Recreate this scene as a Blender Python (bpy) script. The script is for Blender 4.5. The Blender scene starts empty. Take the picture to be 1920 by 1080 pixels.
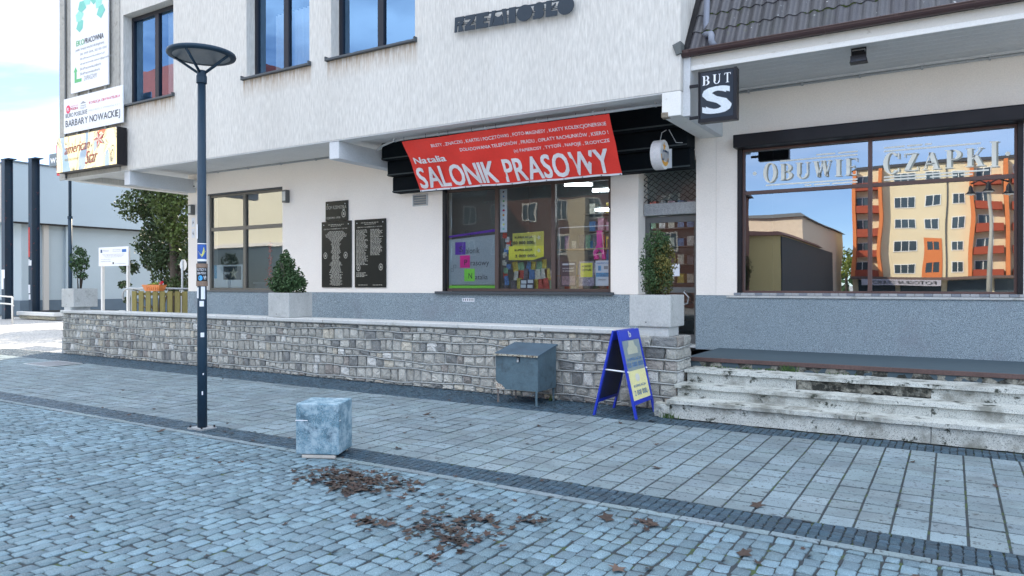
import bpy, bmesh, math, random
from mathutils import Vector, Matrix, noise
import numpy as np
PI = math.pi
R = math.radians
sc = bpy.context.scene
col = sc.collection

# ------------------------------------------------------------------ camera
cam_d = bpy.data.cameras.new('camera'); cam = bpy.data.objects.new('camera', cam_d); col.objects.link(cam)
cam_d.sensor_width = 36.0; cam_d.lens = 1350.9 / 1920 * 36.0
cam_d.clip_start = 0.05; cam_d.clip_end = 3000
cam.location = (0, 0, 1.6)
cam.rotation_euler = (R(90 - 0.258), 0, R(31.434))
sc.camera = cam

# ------------------------------------------------------------------ light
SUN_EL, SUN_AZ = 33.0, -36.0                 # degrees; azimuth from +Y towards +X
sd = Vector((math.sin(R(SUN_AZ)) * math.cos(R(SUN_EL)), math.cos(R(SUN_AZ)) * math.cos(R(SUN_EL)), math.sin(R(SUN_EL))))
world = bpy.data.worlds.new('World'); sc.world = world; world.use_nodes = True
wn, wl = world.node_tree.nodes, world.node_tree.links
bg = wn['Background']
sky = wn.new('ShaderNodeTexSky'); sky.sky_type = 'NISHITA'; sky.sun_disc = False
sky.sun_elevation = R(SUN_EL); sky.sun_rotation = R(SUN_AZ); sky.altitude = 50
sky.air_density = .6; sky.dust_density = .1; sky.ozone_density = 3.0
tc = wn.new('ShaderNodeTexCoord'); sx_ = wn.new('ShaderNodeSeparateXYZ'); wl.new(tc.outputs['Generated'], sx_.inputs[0])
def wm(op, a, b):
    q = wn.new('ShaderNodeMath'); q.operation = op
    for i_, v_ in enumerate((a, b)):
        if isinstance(v_, (int, float)): q.inputs[i_].default_value = v_
        else: wl.new(v_, q.inputs[i_])
    return q.outputs[0]
zz = wm('ADD', wm('MAXIMUM', sx_.outputs[2], 0.0), .16)       # a high cloud sheet, foreshortened towards the horizon
cx_ = wn.new('ShaderNodeCombineXYZ'); wl.new(wm('DIVIDE', sx_.outputs[0], zz), cx_.inputs[0]); wl.new(wm('DIVIDE', sx_.outputs[1], zz), cx_.inputs[1])
nz = wn.new('ShaderNodeTexNoise'); nz.inputs['Scale'].default_value = 1.1; nz.inputs['Detail'].default_value = 8; nz.inputs['Roughness'].default_value = .56; nz.inputs['Distortion'].default_value = .4
rp = wn.new('ShaderNodeValToRGB'); rp.color_ramp.elements[0].position = .35; rp.color_ramp.elements[1].position = .60
rz_ = wn.new('ShaderNodeValToRGB'); rz_.color_ramp.elements[0].position = .10; rz_.color_ramp.elements[0].color = (.06, .06, .06, 1); rz_.color_ramp.elements[1].position = .46
mx = wn.new('ShaderNodeMixRGB'); mx.inputs[2].default_value = (10.4, 11.3, 12.6, 1)
wl.new(cx_.outputs[0], nz.inputs[0]); wl.new(nz.outputs[0], rp.inputs[0]); wl.new(sx_.outputs[2], rz_.inputs[0])
wl.new(wm('MULTIPLY', rp.outputs[0], rz_.outputs[0]), mx.inputs[0]); wl.new(sky.outputs[0], mx.inputs[1]); wl.new(mx.outputs[0], bg.inputs[0])
bg.inputs[1].default_value = 0.14
sl = bpy.data.lights.new('sun', 'SUN'); sl.energy = 5.0; sl.angle = R(.5); sl.color = (1, .86, .66)
sun = bpy.data.objects.new('sun', sl); col.objects.link(sun)
sun.rotation_euler = (-sd).to_track_quat('-Z', 'Y').to_euler(); sun.location = (-20, 20, 30)
vs = sc.view_settings
vs.view_transform = 'Standard'; vs.look = 'None'; vs.gamma = 1; vs.use_curve_mapping = False
vs.exposure = 1.27

# ------------------------------------------------------------------ materials
def lin(r, g, b):
    return tuple((c / 255 / 12.92 if c / 255 <= .04045 else ((c / 255 + .055) / 1.055) ** 2.4) for c in (r, g, b))

class NT:
    def __init__(s, m): s.n, s.l = m.node_tree.nodes, m.node_tree.links
    def new(s, t, **k):
        x = s.n.new(t)
        for a, b in k.items(): setattr(x, a, b)
        return x
    def math(s, op, a, b=None):
        x = s.new('ShaderNodeMath', operation=op)
        for i, v in enumerate((a, b)):
            if v is None: continue
            if isinstance(v, (int, float)): x.inputs[i].default_value = v
            else: s.l.new(v, x.inputs[i])
        return x.outputs[0]
    def pos(s, scale=(1, 1, 1)):
        g = s.new('ShaderNodeNewGeometry'); m = s.new('ShaderNodeMapping'); m.inputs['Scale'].default_value = scale
        s.l.new(g.outputs['Position'], m.inputs[0]); return m.outputs[0]
    def noise(s, vec, sc_, det=4, rough=.55):
        x = s.new('ShaderNodeTexNoise'); x.inputs['Scale'].default_value = sc_; x.inputs['Detail'].default_value = det
        x.inputs['Roughness'].default_value = rough; s.l.new(vec, x.inputs['Vector']); return x.outputs['Fac']
    def ramp(s, f, *st):
        x = s.new('ShaderNodeValToRGB'); e = x.color_ramp.elements
        while len(e) < len(st): e.new(.5)
        for i, (p, c) in enumerate(st):
            e[i].position = p; e[i].color = (*c, 1) if isinstance(c, tuple) else (c, c, c, 1)
        s.l.new(f, x.inputs[0]); return x.outputs[0]
    def mix(s, f, a, b, mode='MIX'):
        x = s.new('ShaderNodeMixRGB', blend_type=mode)
        for i, v in enumerate((f, a, b)):
            if isinstance(v, (int, float)): x.inputs[i].default_value = v if i == 0 else (v, v, v, 1)
            elif isinstance(v, tuple): x.inputs[i].default_value = (*v, 1)
            else: s.l.new(v, x.inputs[i])
        return x.outputs[0]

MATS = {}
def M(name, c, rough=.75, var=.12, vs_=3, fine=.1, fs=60, bump=.25, bs=90, bd=.004, metal=0, stretch=(1, 1, 1),
      specks=None, tint=False, wear=None, grime=None, spec=.5, rvar=0):
    """c base colour; var large-scale variation; fine fine-scale variation; specks=(scale, lo, hi, colour); wear=(scale, lo, hi, colour)"""
    if name in MATS: return MATS[name]
    m = bpy.data.materials.new(name); m.use_nodes = True; t = NT(m); b = t.n['Principled BSDF']
    p = t.pos(stretch); p1 = t.pos()
    n1 = t.noise(p, vs_, 5); n2 = t.noise(p, fs, 3)
    base = t.mix(n1, tuple(x * (1 - var * 1.6) for x in c), tuple(min(1, x * (1 + var * 1.6)) for x in c))
    base = t.mix(1.0, base, t.ramp(n2, (.3, 1 - fine), (.7, 1 + fine)), 'MULTIPLY') if fine else base
    if specks:
        for s_ in (specks if isinstance(specks, list) else [specks]):
            base = t.mix(t.ramp(t.noise(p1, s_[0], 2), (s_[1], 0.), (s_[2], 1.)), base, s_[3])
    if tint:
        a = t.new('ShaderNodeAttribute', attribute_name='tint'); base = t.mix(1.0, base, a.outputs['Color'], 'MULTIPLY')
    if grime:
        base = t.mix(t.ramp(t.noise(p1, grime[0], 6, .65), (grime[1], 0.), (grime[2], 1.)), base, grime[3])
    if wear:
        base = t.mix(t.ramp(t.noise(p1, wear[0], 6, .7), (wear[1], 0.), (wear[2], 1.)), base, wear[3])
    t.l.new(base, b.inputs['Base Color'])
    b.inputs['Roughness'].default_value = rough; b.inputs['Metallic'].default_value = metal
    b.inputs['Specular IOR Level'].default_value = spec
    if rvar:
        t.l.new(t.ramp(n1, (.3, max(0, rough - rvar)), (.7, min(1, rough + rvar))), b.inputs['Roughness'])
    if bump:
        bp = t.new('ShaderNodeBump'); bp.inputs['Strength'].default_value = bump; bp.inputs['Distance'].default_value = bd
        h = t.math('ADD', t.noise(p, bs, 4), t.math('MULTIPLY', t.noise(p, bs * .15, 3), 1.5))
        t.l.new(h, bp.inputs['Height']); t.l.new(bp.outputs[0], b.inputs['Normal'])
    MATS[name] = m; return m

def emis(name, c, e):
    m = bpy.data.materials.new(name); m.use_nodes = True; b = m.node_tree.nodes['Principled BSDF']
    b.inputs['Base Color'].default_value = (*c, 1); b.inputs['Emission Color'].default_value = (*c, 1); b.inputs['Emission Strength'].default_value = e
    return m

def glass(name, refl=.12, tintc=(.9, .95, .95), wob=.0, ws=1.2, k=1.0, gc=(.95, .97, 1)):
    m = bpy.data.materials.new(name); m.use_nodes = True; t = NT(m); t.n.remove(t.n['Principled BSDF'])
    out = t.n['Material Output']
    tr = t.new('ShaderNodeBsdfTransparent'); tr.inputs[0].default_value = (*tintc, 1)
    gl = t.new('ShaderNodeBsdfGlossy'); gl.inputs['Roughness'].default_value = 0.0; gl.inputs[0].default_value = (*gc, 1)
    fr = t.new('ShaderNodeFresnel'); fr.inputs[0].default_value = 1.5
    f = t.math('MINIMUM', t.math('ADD', t.math('MULTIPLY', fr.outputs[0], k), refl), 1.0)
    if wob:
        bp = t.new('ShaderNodeBump'); bp.inputs['Strength'].default_value = 1; bp.inputs['Distance'].default_value = wob
        t.l.new(t.noise(t.pos(), ws, 1), bp.inputs['Height']); t.l.new(bp.outputs[0], gl.inputs['Normal'])
    mxs = t.new('ShaderNodeMixShader'); t.l.new(f, mxs.inputs[0]); t.l.new(tr.outputs[0], mxs.inputs[1]); t.l.new(gl.outputs[0], mxs.inputs[2])
    t.l.new(mxs.outputs[0], out.inputs[0]); MATS[name] = m; return m

# ------------------------------------------------------------------ mesh helpers
class MB:
    def __init__(s): s.v = []; s.f = []; s.c = None; s.smooth = False
    def add(s, vs_, fs_):
        o = len(s.v); s.v += [tuple(v) for v in vs_]; s.f += [tuple(i + o for i in f) for f in fs_]; return s
    def box(s, x0, x1, y0, y1, z0, z1):
        return s.add([(x0, y0, z0), (x1, y0, z0), (x1, y1, z0), (x0, y1, z0), (x0, y0, z1), (x1, y0, z1), (x1, y1, z1), (x0, y1, z1)],
                     [(0, 3, 2, 1), (4, 5, 6, 7), (0, 1, 5, 4), (1, 2, 6, 5), (2, 3, 7, 6), (3, 0, 4, 7)])
    def bm(s, b, mat=None):
        if mat is not None: b.transform(mat)
        b.verts.index_update(); s.add([v.co for v in b.verts], [[v.index for v in f.verts] for f in b.faces]); b.free(); return s
    def bev(s, x0, x1, y0, y1, z0, z1, w=.01, seg=1, mat=None, sub=0, amp=0, seed=0):
        b = bmesh.new(); bmesh.ops.create_cube(b, size=1)
        for v in b.verts: v.co = Vector(((x0 + x1) / 2 + v.co.x * (x1 - x0), (y0 + y1) / 2 + v.co.y * (y1 - y0), (z0 + z1) / 2 + v.co.z * (z1 - z0)))
        if sub:
            for ax in range(3):
                L = (x1 - x0, y1 - y0, z1 - z0)[ax]; n = int(L / sub)
                es = [e for e in b.edges if abs((e.verts[0].co - e.verts[1].co)[ax]) > .9 * L]
                if n > 0 and es: bmesh.ops.subdivide_edges(b, edges=es, cuts=n, use_grid_fill=True)
        else:
            bmesh.ops.bevel(b, geom=b.edges[:], offset=w, segments=seg, affect='EDGES', profile=.6)
        if amp:
            for v in b.verts:
                q = v.co * 9 + Vector((seed * 7.1, 0, 0)); v.co += Vector((noise.noise(q), noise.noise(q + Vector((9, 3, 1))), noise.noise(q + Vector((2, 8, 5))))) * amp
        return s.bm(b, mat)
    def prism(s, poly, y0, y1, axis='y'):
        n = len(poly)
        P = (lambda a, b, c: (a, c, b)) if axis == 'y' else ((lambda a, b, c: (c, a, b)) if axis == 'x' else (lambda a, b, c: (a, b, c)))
        vs_ = [P(a, b, y0) for a, b in poly] + [P(a, b, y1) for a, b in poly]
        fs_ = [tuple(range(n)), tuple(range(2 * n - 1, n - 1, -1))] + [(i, i + n, (i + 1) % n + n, (i + 1) % n) for i in range(n)]
        return s.add(vs_, fs_)
    def quadxz(s, x0, x1, z0, z1, y): return s.add([(x0, y, z0), (x1, y, z0), (x1, y, z1), (x0, y, z1)], [(0, 1, 2, 3)])
    def tube(s, pts, r, n=8, cap=True):
        pts = [Vector(p) for p in pts]; rs = r if isinstance(r, (list, tuple)) else [r] * len(pts)
        o = len(s.v); up = None
        for i, p in enumerate(pts):
            d = (pts[min(i + 1, len(pts) - 1)] - pts[max(i - 1, 0)]).normalized()
            if up is None: up = d.orthogonal().normalized()
            up = (up - d * up.dot(d)).normalized(); w = d.cross(up)
            s.v += [tuple(p + (up * math.cos(a) + w * math.sin(a)) * rs[i]) for a in [2 * PI * k / n for k in range(n)]]
        for i in range(len(pts) - 1):
            for k in range(n):
                a, b = o + i * n + k, o + i * n + (k + 1) % n; s.f.append((a, b, b + n, a + n))
        if cap: s.f.append(tuple(o + k for k in range(n - 1, -1, -1))); s.f.append(tuple(o + (len(pts) - 1) * n + k for k in range(n)))
        return s
    def lathe(s, prof, n=24, c=(0, 0, 0)):
        o = len(s.v)
        for r_, z in prof: s.v += [(c[0] + r_ * math.cos(2 * PI * k / n), c[1] + r_ * math.sin(2 * PI * k / n), c[2] + z) for k in range(n)]
        for i in range(len(prof) - 1):
            for k in range(n):
                a, b = o + i * n + k, o + i * n + (k + 1) % n; s.f.append((a, b, b + n, a + n))
        return s
    def mesh(s, name, off=(0, 0, 0)):
        m = bpy.data.meshes.new(name); o = off
        m.from_pydata([(x - o[0], y - o[1], z - o[2]) for x, y, z in s.v], [], s.f)
        if s.c is not None:
            a = m.color_attributes.new('tint', 'FLOAT_COLOR', 'POINT'); a.data.foreach_set('color', np.array(s.c, dtype=np.float32).ravel())
        if s.smooth: m.polygons.foreach_set('use_smooth', [True] * len(m.polygons))
        m.update(); return m

OFF = {}
def setp(o, label=None, cat=None, group=None, kind=None):
    for k, v in (('label', label), ('category', cat), ('group', group), ('kind', kind)):
        if v: o[k] = v
    return o
def thing(name, label, cat, loc=(0, 0, 0), rot=(0, 0, 0), group=None):
    o = bpy.data.objects.new(name, None); o.empty_display_size = .2; col.objects.link(o); o.location = loc; o.rotation_euler = rot
    OFF[o.name] = Vector(loc) if rot == (0, 0, 0) else Vector((0, 0, 0))
    return setp(o, label, cat, group)
def part(name, mb, mat, parent=None, label=None, kind=None, smooth=False):
    """world coordinates for unrotated things, local ones for rotated things"""
    if isinstance(mb, MB):
        if smooth: mb.smooth = True
        off = OFF[parent.name] if parent else Vector((0, 0, 0)); me = mb.mesh(name, off)
    else: me = mb
    o = bpy.data.objects.new(name, me); col.objects.link(o)
    if mat and not me.materials: me.materials.append(mat)
    if parent: o.parent = parent; OFF[o.name] = OFF[parent.name]
    return setp(o, label, None, None, kind)
def solo(name, mb, mat, label, cat, group=None, smooth=False, loc=None):
    if smooth: mb.smooth = True
    loc = Vector(loc) if loc else Vector((0, 0, 0)); me = mb.mesh(name, loc); me.materials.append(mat)
    o = bpy.data.objects.new(name, me); o.location = loc; col.objects.link(o); return setp(o, label, cat, group)
def struct(name, mb, mat, parent=None):
    o = part(name, mb, mat, parent); OFF[o.name] = Vector((0, 0, 0))
    if not parent: o['kind'] = 'structure'
    return o

GLYPHS = {}
def glyph(t_, off_, dep_):
    k_ = (t_, off_, dep_)
    if k_ not in GLYPHS:
        c = bpy.data.curves.new('txt', 'FONT'); c.body = t_; c.offset = off_; c.resolution_u = 3; c.extrude = dep_
        o = bpy.data.objects.new('txt', c); me = bpy.data.meshes.new_from_object(o)
        GLYPHS[k_] = ([v.co.copy() for v in me.vertices], [tuple(p.vertices) for p in me.polygons])
        bpy.data.objects.remove(o); bpy.data.curves.remove(c); bpy.data.meshes.remove(me)
    return GLYPHS[k_]
def text_mb(s, x0, x1, z0, z1, y, bold=0.0, depth=0.0, fn=None, align=None):
    """flat lettering in a plane facing -Y, fitted to the box x0..x1 / z0..z1"""
    ob_ = 0.0 if bold > .012 else bold; runs = [s] if bold <= .008 else list(s); dd = bold * .8 if bold > .012 else 0.0
    vs_, fs_, pen = [], [], 0.0
    for rn in runs:
        if rn == ' ': pen += .30; continue
        q_, ff_ = glyph(rn, ob_, depth); k0 = len(vs_)
        if q_:
            m0 = min(v.x for v in q_); m1 = max(v.x for v in q_); tight = .005 if rn in 'AVWYTt' else (.03 if rn.islower() else .045)
            sh_ = pen - m0 + dd if len(runs) > 1 else 0
            for c_, (sx_, sy_) in enumerate(((0, 0), (-dd, dd * .6), (dd, dd * .6), (-dd, -dd * .6), (dd, -dd * .6)) if dd else ((0, 0),)):
                k1 = len(vs_); vs_ += [Vector((v.x + sh_ + sx_, v.y + sy_, v.z + .0006 * c_)) for v in q_]; fs_ += [tuple(i + k1 for i in p) for p in ff_]
            pen += (m1 - m0) + tight + 2 * dd
    if not vs_: return MB()
    ax, bx = min(v.x for v in vs_), max(v.x for v in vs_); az, bz = min(v.y for v in vs_), max(v.y for v in vs_)
    kx = (x1 - x0) / max(bx - ax, 1e-6); kz = (z1 - z0) / max(bz - az, 1e-6)
    P = [(x0 + (v.x - ax) * kx, y - v.z, z0 + (v.y - az) * kz) for v in vs_]
    if fn: P = [fn(p) for p in P]
    return MB().add(P, fs_)

# serif capitals built from strokes (unit height, returned width)
def arc(cx, cz, rx, rz, tx, tz, a0, a1, n=18):
    out = []
    for i in range(n):
        a, b = a0 + (a1 - a0) * i / n, a0 + (a1 - a0) * (i + 1) / n
        ir, iz = rx - tx, rz - tz
        out.append([(cx + rx * math.cos(a), cz + rz * math.sin(a)), (cx + rx * math.cos(b), cz + rz * math.sin(b)),
                    (cx + ir * math.cos(b), cz + iz * math.sin(b)), (cx + ir * math.cos(a), cz + iz * math.sin(a))])
    return out
def rc(x0, x1, z0, z1): return [[(x0, z0), (x1, z0), (x1, z1), (x0, z1)]]
def stem(x, w=.17, s=.07): return rc(x, x + w, 0.045, .955) + rc(x - s, x + w + s, 0, .045) + rc(x - s, x + w + s, .955, 1)
def dg(xa, xb, w, z0=0.045, z1=.955): return [[(xa, z0), (xa + w, z0), (xb + w, z1), (xb, z1)]]
GL = {
    'O': (lambda: arc(.35, .5, .35, .5, .18, .05, 0, 2 * PI, 32), .7),
    'C': (lambda: arc(.35, .5, .35, .5, .19, .05, .75, 2 * PI - .75, 26) + rc(.6, .66, .68, .95) + rc(.6, .66, .08, .25), .68),
    'B': (lambda: stem(.07) + arc(.3, .74, .3, .26, .16, .05, -PI / 2, PI / 2) + arc(.3, .27, .34, .27, .17, .05, -PI / 2, PI / 2) + rc(.2, .31, .95, 1) + rc(.2, .31, 0, .05) + rc(.2, .31, .485, .54), .64),
    'P': (lambda: stem(.07) + arc(.3, .72, .32, .28, .17, .05, -PI / 2, PI / 2) + rc(.2, .31, .95, 1) + rc(.2, .31, .44, .49), .62),
    'U': (lambda: rc(.07, .24, .3, .955) + rc(0, .31, .955, 1) + rc(.56, .62, .3, .955) + rc(.49, .69, .955, 1) + arc(.345, .3, .275, .3, .12, .06, PI, 2 * PI), .69),
    'W': (lambda: dg(.22, .06, .15) + dg(.24, .46, .06) + dg(.6, .44, .15) + dg(.62, .8, .05) + rc(0, .28, .955, 1) + rc(.38, .64, .955, 1) + rc(.74, .92, .955, 1), .92),
    'I': (lambda: stem(.07), .31),
    'E': (lambda: stem(.07) + rc(.2, .56, .95, 1) + rc(.2, .56, 0, .05) + rc(.2, .44, .475, .525) + rc(.52, .56, .8, .96) + rc(.52, .56, .04, .22) + rc(.41, .45, .4, .6), .56),
    'Z': (lambda: rc(.02, .56, .95, 1) + rc(.02, .58, 0, .05) + dg(.02, .37, .19, .03, .97) + rc(.02, .06, .8, .96) + rc(.54, .58, .04, .22), .58),
    'A': (lambda: dg(.07, .3, .05) + dg(.46, .25, .19) + rc(.16, .5, .3, .35) + rc(0, .2, 0, .045) + rc(.38, .74, 0, .045), .74),
    'K': (lambda: stem(.07) + dg(.22, .52, .06, .4, .955) + dg(.46, .26, .19, .045, .6) + rc(.44, .66, .955, 1) + rc(.4, .74, 0, .045), .74),
    'T': (lambda: rc(.24, .36, .045, .95) + rc(.16, .44, 0, .045) + rc(.02, .58, .95, 1) + rc(.02, .06, .8, .96) + rc(.54, .58, .8, .96), .6),
}
def serif_mb(s, x0, x1, z0, z1, y, heights=None, gap=.16):
    ws = [GL[c][1] for c in s]; tot = sum(ws) + gap * (len(s) - 1); k = (x1 - x0) / tot; mb = MB(); x = x0
    for i, c in enumerate(s):
        h = (heights or {}).get(i, (z0, z1))
        for poly in GL[c][0](): mb.add([(x + a * k, y, h[0] + b * (h[1] - h[0])) for a, b in poly], [(0, 1, 2, 3)])
        x += (ws[i] + gap) * k
    return mb

rng = random.Random(7)
def fwdpx(x, y, z):
    """rough on-screen size of one metre at a point (0 when behind the camera or out of frame)"""
    a = R(31.434); f = -x * math.sin(a) + y * math.cos(a); r = x * math.cos(a) + y * math.sin(a)
    if f < .3: return 0
    px, py = 960 + 1351 * r / f, 534 - 1351 * (z - 1.6) / f
    return 1351 / f if -40 < px < 1960 and -40 < py < 1120 else 0

def pebble(w, l, h, seed, cr=.18, j=.06, octo=True, dome=.004, inset=.16):
    """a paving stone: bevelled top, sides going down; local coordinates, top at z=0"""
    g = random.Random(seed); mb = MB(); a, b = w / 2, l / 2
    if octo:
        q = [(-a, -b + l * cr), (-a + w * cr, -b), (a - w * cr, -b), (a, -b + l * cr), (a, b - l * cr), (a - w * cr, b), (-a + w * cr, b), (-a, b - l * cr)]
    else: q = [(-a, -b), (a, -b), (a, b), (-a, b)]
    q = [(x + g.uniform(-j, j) * w, y + g.uniform(-j, j) * l) for x, y in q]; n = len(q)
    hs = [g.uniform(-.3, .3) * dome for _ in q]
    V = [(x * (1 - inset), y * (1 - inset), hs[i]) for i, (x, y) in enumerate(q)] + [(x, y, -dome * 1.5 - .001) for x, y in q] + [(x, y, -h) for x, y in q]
    F = []
    for i in range(n):
        k = (i + 1) % n; F += [(i + n, k + n, k, i), (i + 2 * n, k + 2 * n, k + n, i + n)]
    if octo:
        V.append((g.uniform(-.1, .1) * w, g.uniform(-.1, .1) * l, dome)); F += [(i, (i + 1) % n, len(V) - 1) for i in range(n)]
    else: F.append(tuple(range(n)))
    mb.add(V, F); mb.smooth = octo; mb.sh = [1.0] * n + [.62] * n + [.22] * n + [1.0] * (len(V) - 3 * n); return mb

def field(parent, pname, sname, items, variants, tints, mat, nparts=300):
    """items: (x, y, z, rotation, sx, sy). Largest-on-screen ones become parts, the rest one joined part."""
    items = sorted(items, key=lambda t: -fwdpx(t[0], t[1], t[2]))
    meshes = []
    for vmb, t in zip(variants, tints):
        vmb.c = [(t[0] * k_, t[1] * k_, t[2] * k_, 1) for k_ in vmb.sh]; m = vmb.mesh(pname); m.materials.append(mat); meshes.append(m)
    g = random.Random(3)
    for it in items[:nparts]:
        o = bpy.data.objects.new(pname, g.choice(meshes)); col.objects.link(o); o.parent = parent
        o.location = it[:3]; o.rotation_euler = (g.uniform(-.015, .015), g.uniform(-.015, .015), it[3]); o.scale = (it[4], it[5], 1)
    rest = items[nparts:]
    if not rest: return
    VA = [np.array(v.v) for v in variants]; CA = [np.array(v.c) for v in variants]; V = []; F = []; Cc = []; o = 0
    for it in rest:
        k = g.randrange(len(variants)); a = VA[k].copy(); a[:, 0] *= it[4]; a[:, 1] *= it[5]
        c, s = math.cos(it[3]), math.sin(it[3]); x = a[:, 0] * c - a[:, 1] * s + it[0]; y = a[:, 0] * s + a[:, 1] * c + it[1]
        tx, ty = g.uniform(-.02, .02), g.uniform(-.02, .02)
        z = a[:, 2] + it[2] + (x - it[0]) * tx + (y - it[1]) * ty
        V.append(np.stack([x, y, z], 1)); F += [tuple(i + o for i in f) for f in variants[k].f]; o += len(a)
        Cc.append(CA[k])
    m = bpy.data.meshes.new(sname); m.from_pydata(np.concatenate(V).tolist(), [], F)
    a = m.color_attributes.new('tint', 'FLOAT_COLOR', 'POINT'); a.data.foreach_set('color', np.concatenate(Cc).astype(np.float32).ravel())
    if variants[0].smooth: m.polygons.foreach_set('use_smooth', [True] * len(m.polygons))
    m.materials.append(mat); q = bpy.data.objects.new(sname, m); col.objects.link(q); q.parent = parent; q['kind'] = 'stuff'

def tint_set(n, seed, lo=.8, hi=1.15, hue=.04):
    g = random.Random(seed); out = []
    for _ in range(n):
        b = g.uniform(lo, hi); out.append((b * (1 + g.uniform(-hue, hue)), b, b * (1 + g.uniform(-hue, hue))))
    return out

# ------------------------------------------------------------------ palette
granite = M('granite_setts', (.126, .200, .238), .75, .24, 1.1, .2, 120, .7, 200, .003, tint=True, specks=[(190, .55, .64, (.06, .10, .13)), (240, .58, .66, (.27, .36, .42))], grime=(6, .60, .76, (.09, .11, .10)))
basalt = M('basalt_setts', (.020, .050, .075), .62, .2, 2, .15, 150, .5, 260, .002, tint=True, specks=(420, .6, .7, (.2, .24, .27)))
slabmat = M('concrete_slab', (.178, .232, .255), .9, .24, .9, .18, 110, .6, 160, .003, tint=True, specks=[(230, .57, .68, (.09, .115, .13)), (26, .61, .66, (.06, .075, .085)), (11, .64, .70, (.075, .09, .095))], grime=(2.2, .5, .72, (.12, .15, .165)))
joint = M('joint_sand', (.028, .036, .042), .95, .3, 5, .3, 120, .6, 150, .004, grime=(7, .52, .62, (.045, .075, .02)))
street = M('street_paving', (.42, .41, .39), .9, .2, .6, .3, 25, .5, 40, .01, specks=(18, .52, .6, (.2, .2, .2)))
stonem = M('wall_granite', (.42, .415, .385), .85, .2, 6, .22, 70, .9, 60, .012, tint=True, specks=[(190, .58, .66, (.12, .125, .12)), (160, .62, .7, (.48, .48, .45))], grime=(5, .58, .8, (.17, .175, .15)))
mortar = M('mortar', (.33, .345, .34), .95, .15, 4, .2, 120, .6, 120, .004)
render_up = M('streaky_render', (.55, .537, .505), .9, .1, .7, .14, 34, .75, 42, .008, stretch=(1, 1, .16), specks=[(26, .72, .8, (.46, .46, .45))], wear=(1.3, .6, .8, (.59, .585, .57)))
render_lo = M('smooth_render', (.85, .79, .72), .9, .05, .8, .05, 60, .35, 140, .003)
concrete = M('raw_concrete', (.34, .335, .31), .9, .16, 2, .14, 40, .6, 60, .006, stretch=(1, 1, .3), grime=(6, .55, .75, (.2, .2, .18)))
plinthm = M('pebbledash', (.215, .268, .30), .9, .12, 1.2, .1, 90, .7, 190, .004, specks=[(120, .53, .60, (.07, .10, .125)), (135, .55, .61, (.46, .55, .60))], grime=(1.1, .55, .8, (.2, .22, .25)))
terrazzo = M('terrazzo', (.50, .52, .49), .85, .14, 2, .14, 80, .6, 130, .003, specks=[(120, .57, .64, (.10, .12, .12)), (60, .66, .7, (.3, .28, .25))], grime=(2.6, .49, .64, (.21, .215, .19)), wear=(6.5, .575, .64, (.035, .042, .032)))
planterm = M('washed_concrete', (.43, .44, .43), .9, .12, 5, .12, 90, .6, 130, .003, specks=[(140, .6, .68, (.2, .21, .21))], grime=(7, .57, .72, (.27, .28, .265)), stretch=(1, 1, .5))
capm = M('cap_concrete', (.47, .48, .47), .85, .1, 3, .1, 60, .4, 120, .003, grime=(8, .58, .75, (.25, .26, .23)))
darkm = M('awning_fabric', (.004, .007, .010), .85, .2, 3, .1, 40, .2, 60, spec=.15)
blackm = M('black_metal', (.009, .009, .012), .4, .15, 5, .1, 60, .1, 60, rvar=.1, spec=.3)
anth = M('anthracite_frame', (.014, .016, .024), .4, .1, 5, .05, 60, 0, spec=.3)
brownf = M('brown_frame', (.075, .047, .04), .45, .1, 5, .08, 60, .05, 60)
oxide = M('oxide_frame', (.10, .055, .048), .45, .1, 5, .08, 60, .05, 60)
olive = M('bronze_frame', (.13, .12, .10), .45, .1, 5, .08, 60, .05, 60)
greyf = M('grey_frame', (.10, .105, .105), .45, .1, 5, .05, 60, .05, 60)
whitep = M('white_paint', (.68, .68, .66), .6, .06, 3, .05, 60, .15, 60, grime=(9, .62, .75, (.45, .42, .36)))
soffitm = M('soffit_paint', (.60, .61, .61), .8, .08, 1.5, .06, 30, .2, 60)
boardm = M('soffit_board', (.55, .56, .56), .6, .06, 2, .06, 40, .1, 60)
gutterm = M('gutter_brown', (.055, .03, .03), .35, .12, 4, .05, 60, 0)
tilem = M('roof_tile', (.05, .05, .056), .38, .25, 3, .2, 60, .5, 70, .004, tint=True, specks=[(16, .72, .76, (.5, .52, .52))], grime=(6, .6, .72, (.05, .055, .035)))
moss = M('moss', (.05, .075, .015), .95, .35, 20, .3, 90, .6, 90, .01)
steelb = M('lamp_steel', (.018, .040, .066), .5, .15, 6, .08, 60, .1, 90, spec=.25, wear=(30, .71, .76, (.35, .4, .42)))
galv = M('galvanised', (.42, .45, .47), .45, .1, 8, .1, 60, .1, 90, metal=.5)
whites = M('white_sheet', (.72, .74, .78), .5, .02, 2, .02, 60, 0)
inkd = M('dark_print', (.05, .055, .065), .6, .05, 2, 0, 60, 0)
inkg = M('grey_print', (.3, .31, .33), .6, .05, 2, 0, 60, 0)
white_l = M('white_print', (.78, .79, .76), .6, .03, 2, 0, 60, 0)
redp = M('banner_red', (.72, .035, .022), .55, .06, 1.5, .04, 30, .1, 60)
g_plain = glass('window_glass', .15, (.80, .88, .88), .0012, 1.6, 1.3)
g_shop = glass('shop_glass', .30, (.6, .66, .68), .0022, .9, 1.2, (.86, .93, 1))
g_kiosk = glass('kiosk_glass', .02, (.82, .9, .92), .002, 1.6, 1.2)
g_up = glass('upper_glass', .26, (.8, .88, .92), .002, 1.3, 1.2, (.36, .62, .95))

# ------------------------------------------------------------------ ground
struct('ground', MB().add([(-600, -600, -.035), (600, -600, -.035), (600, 600, -.035), (-600, 600, -.035)], [(0, 1, 2, 3)]), street)

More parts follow.
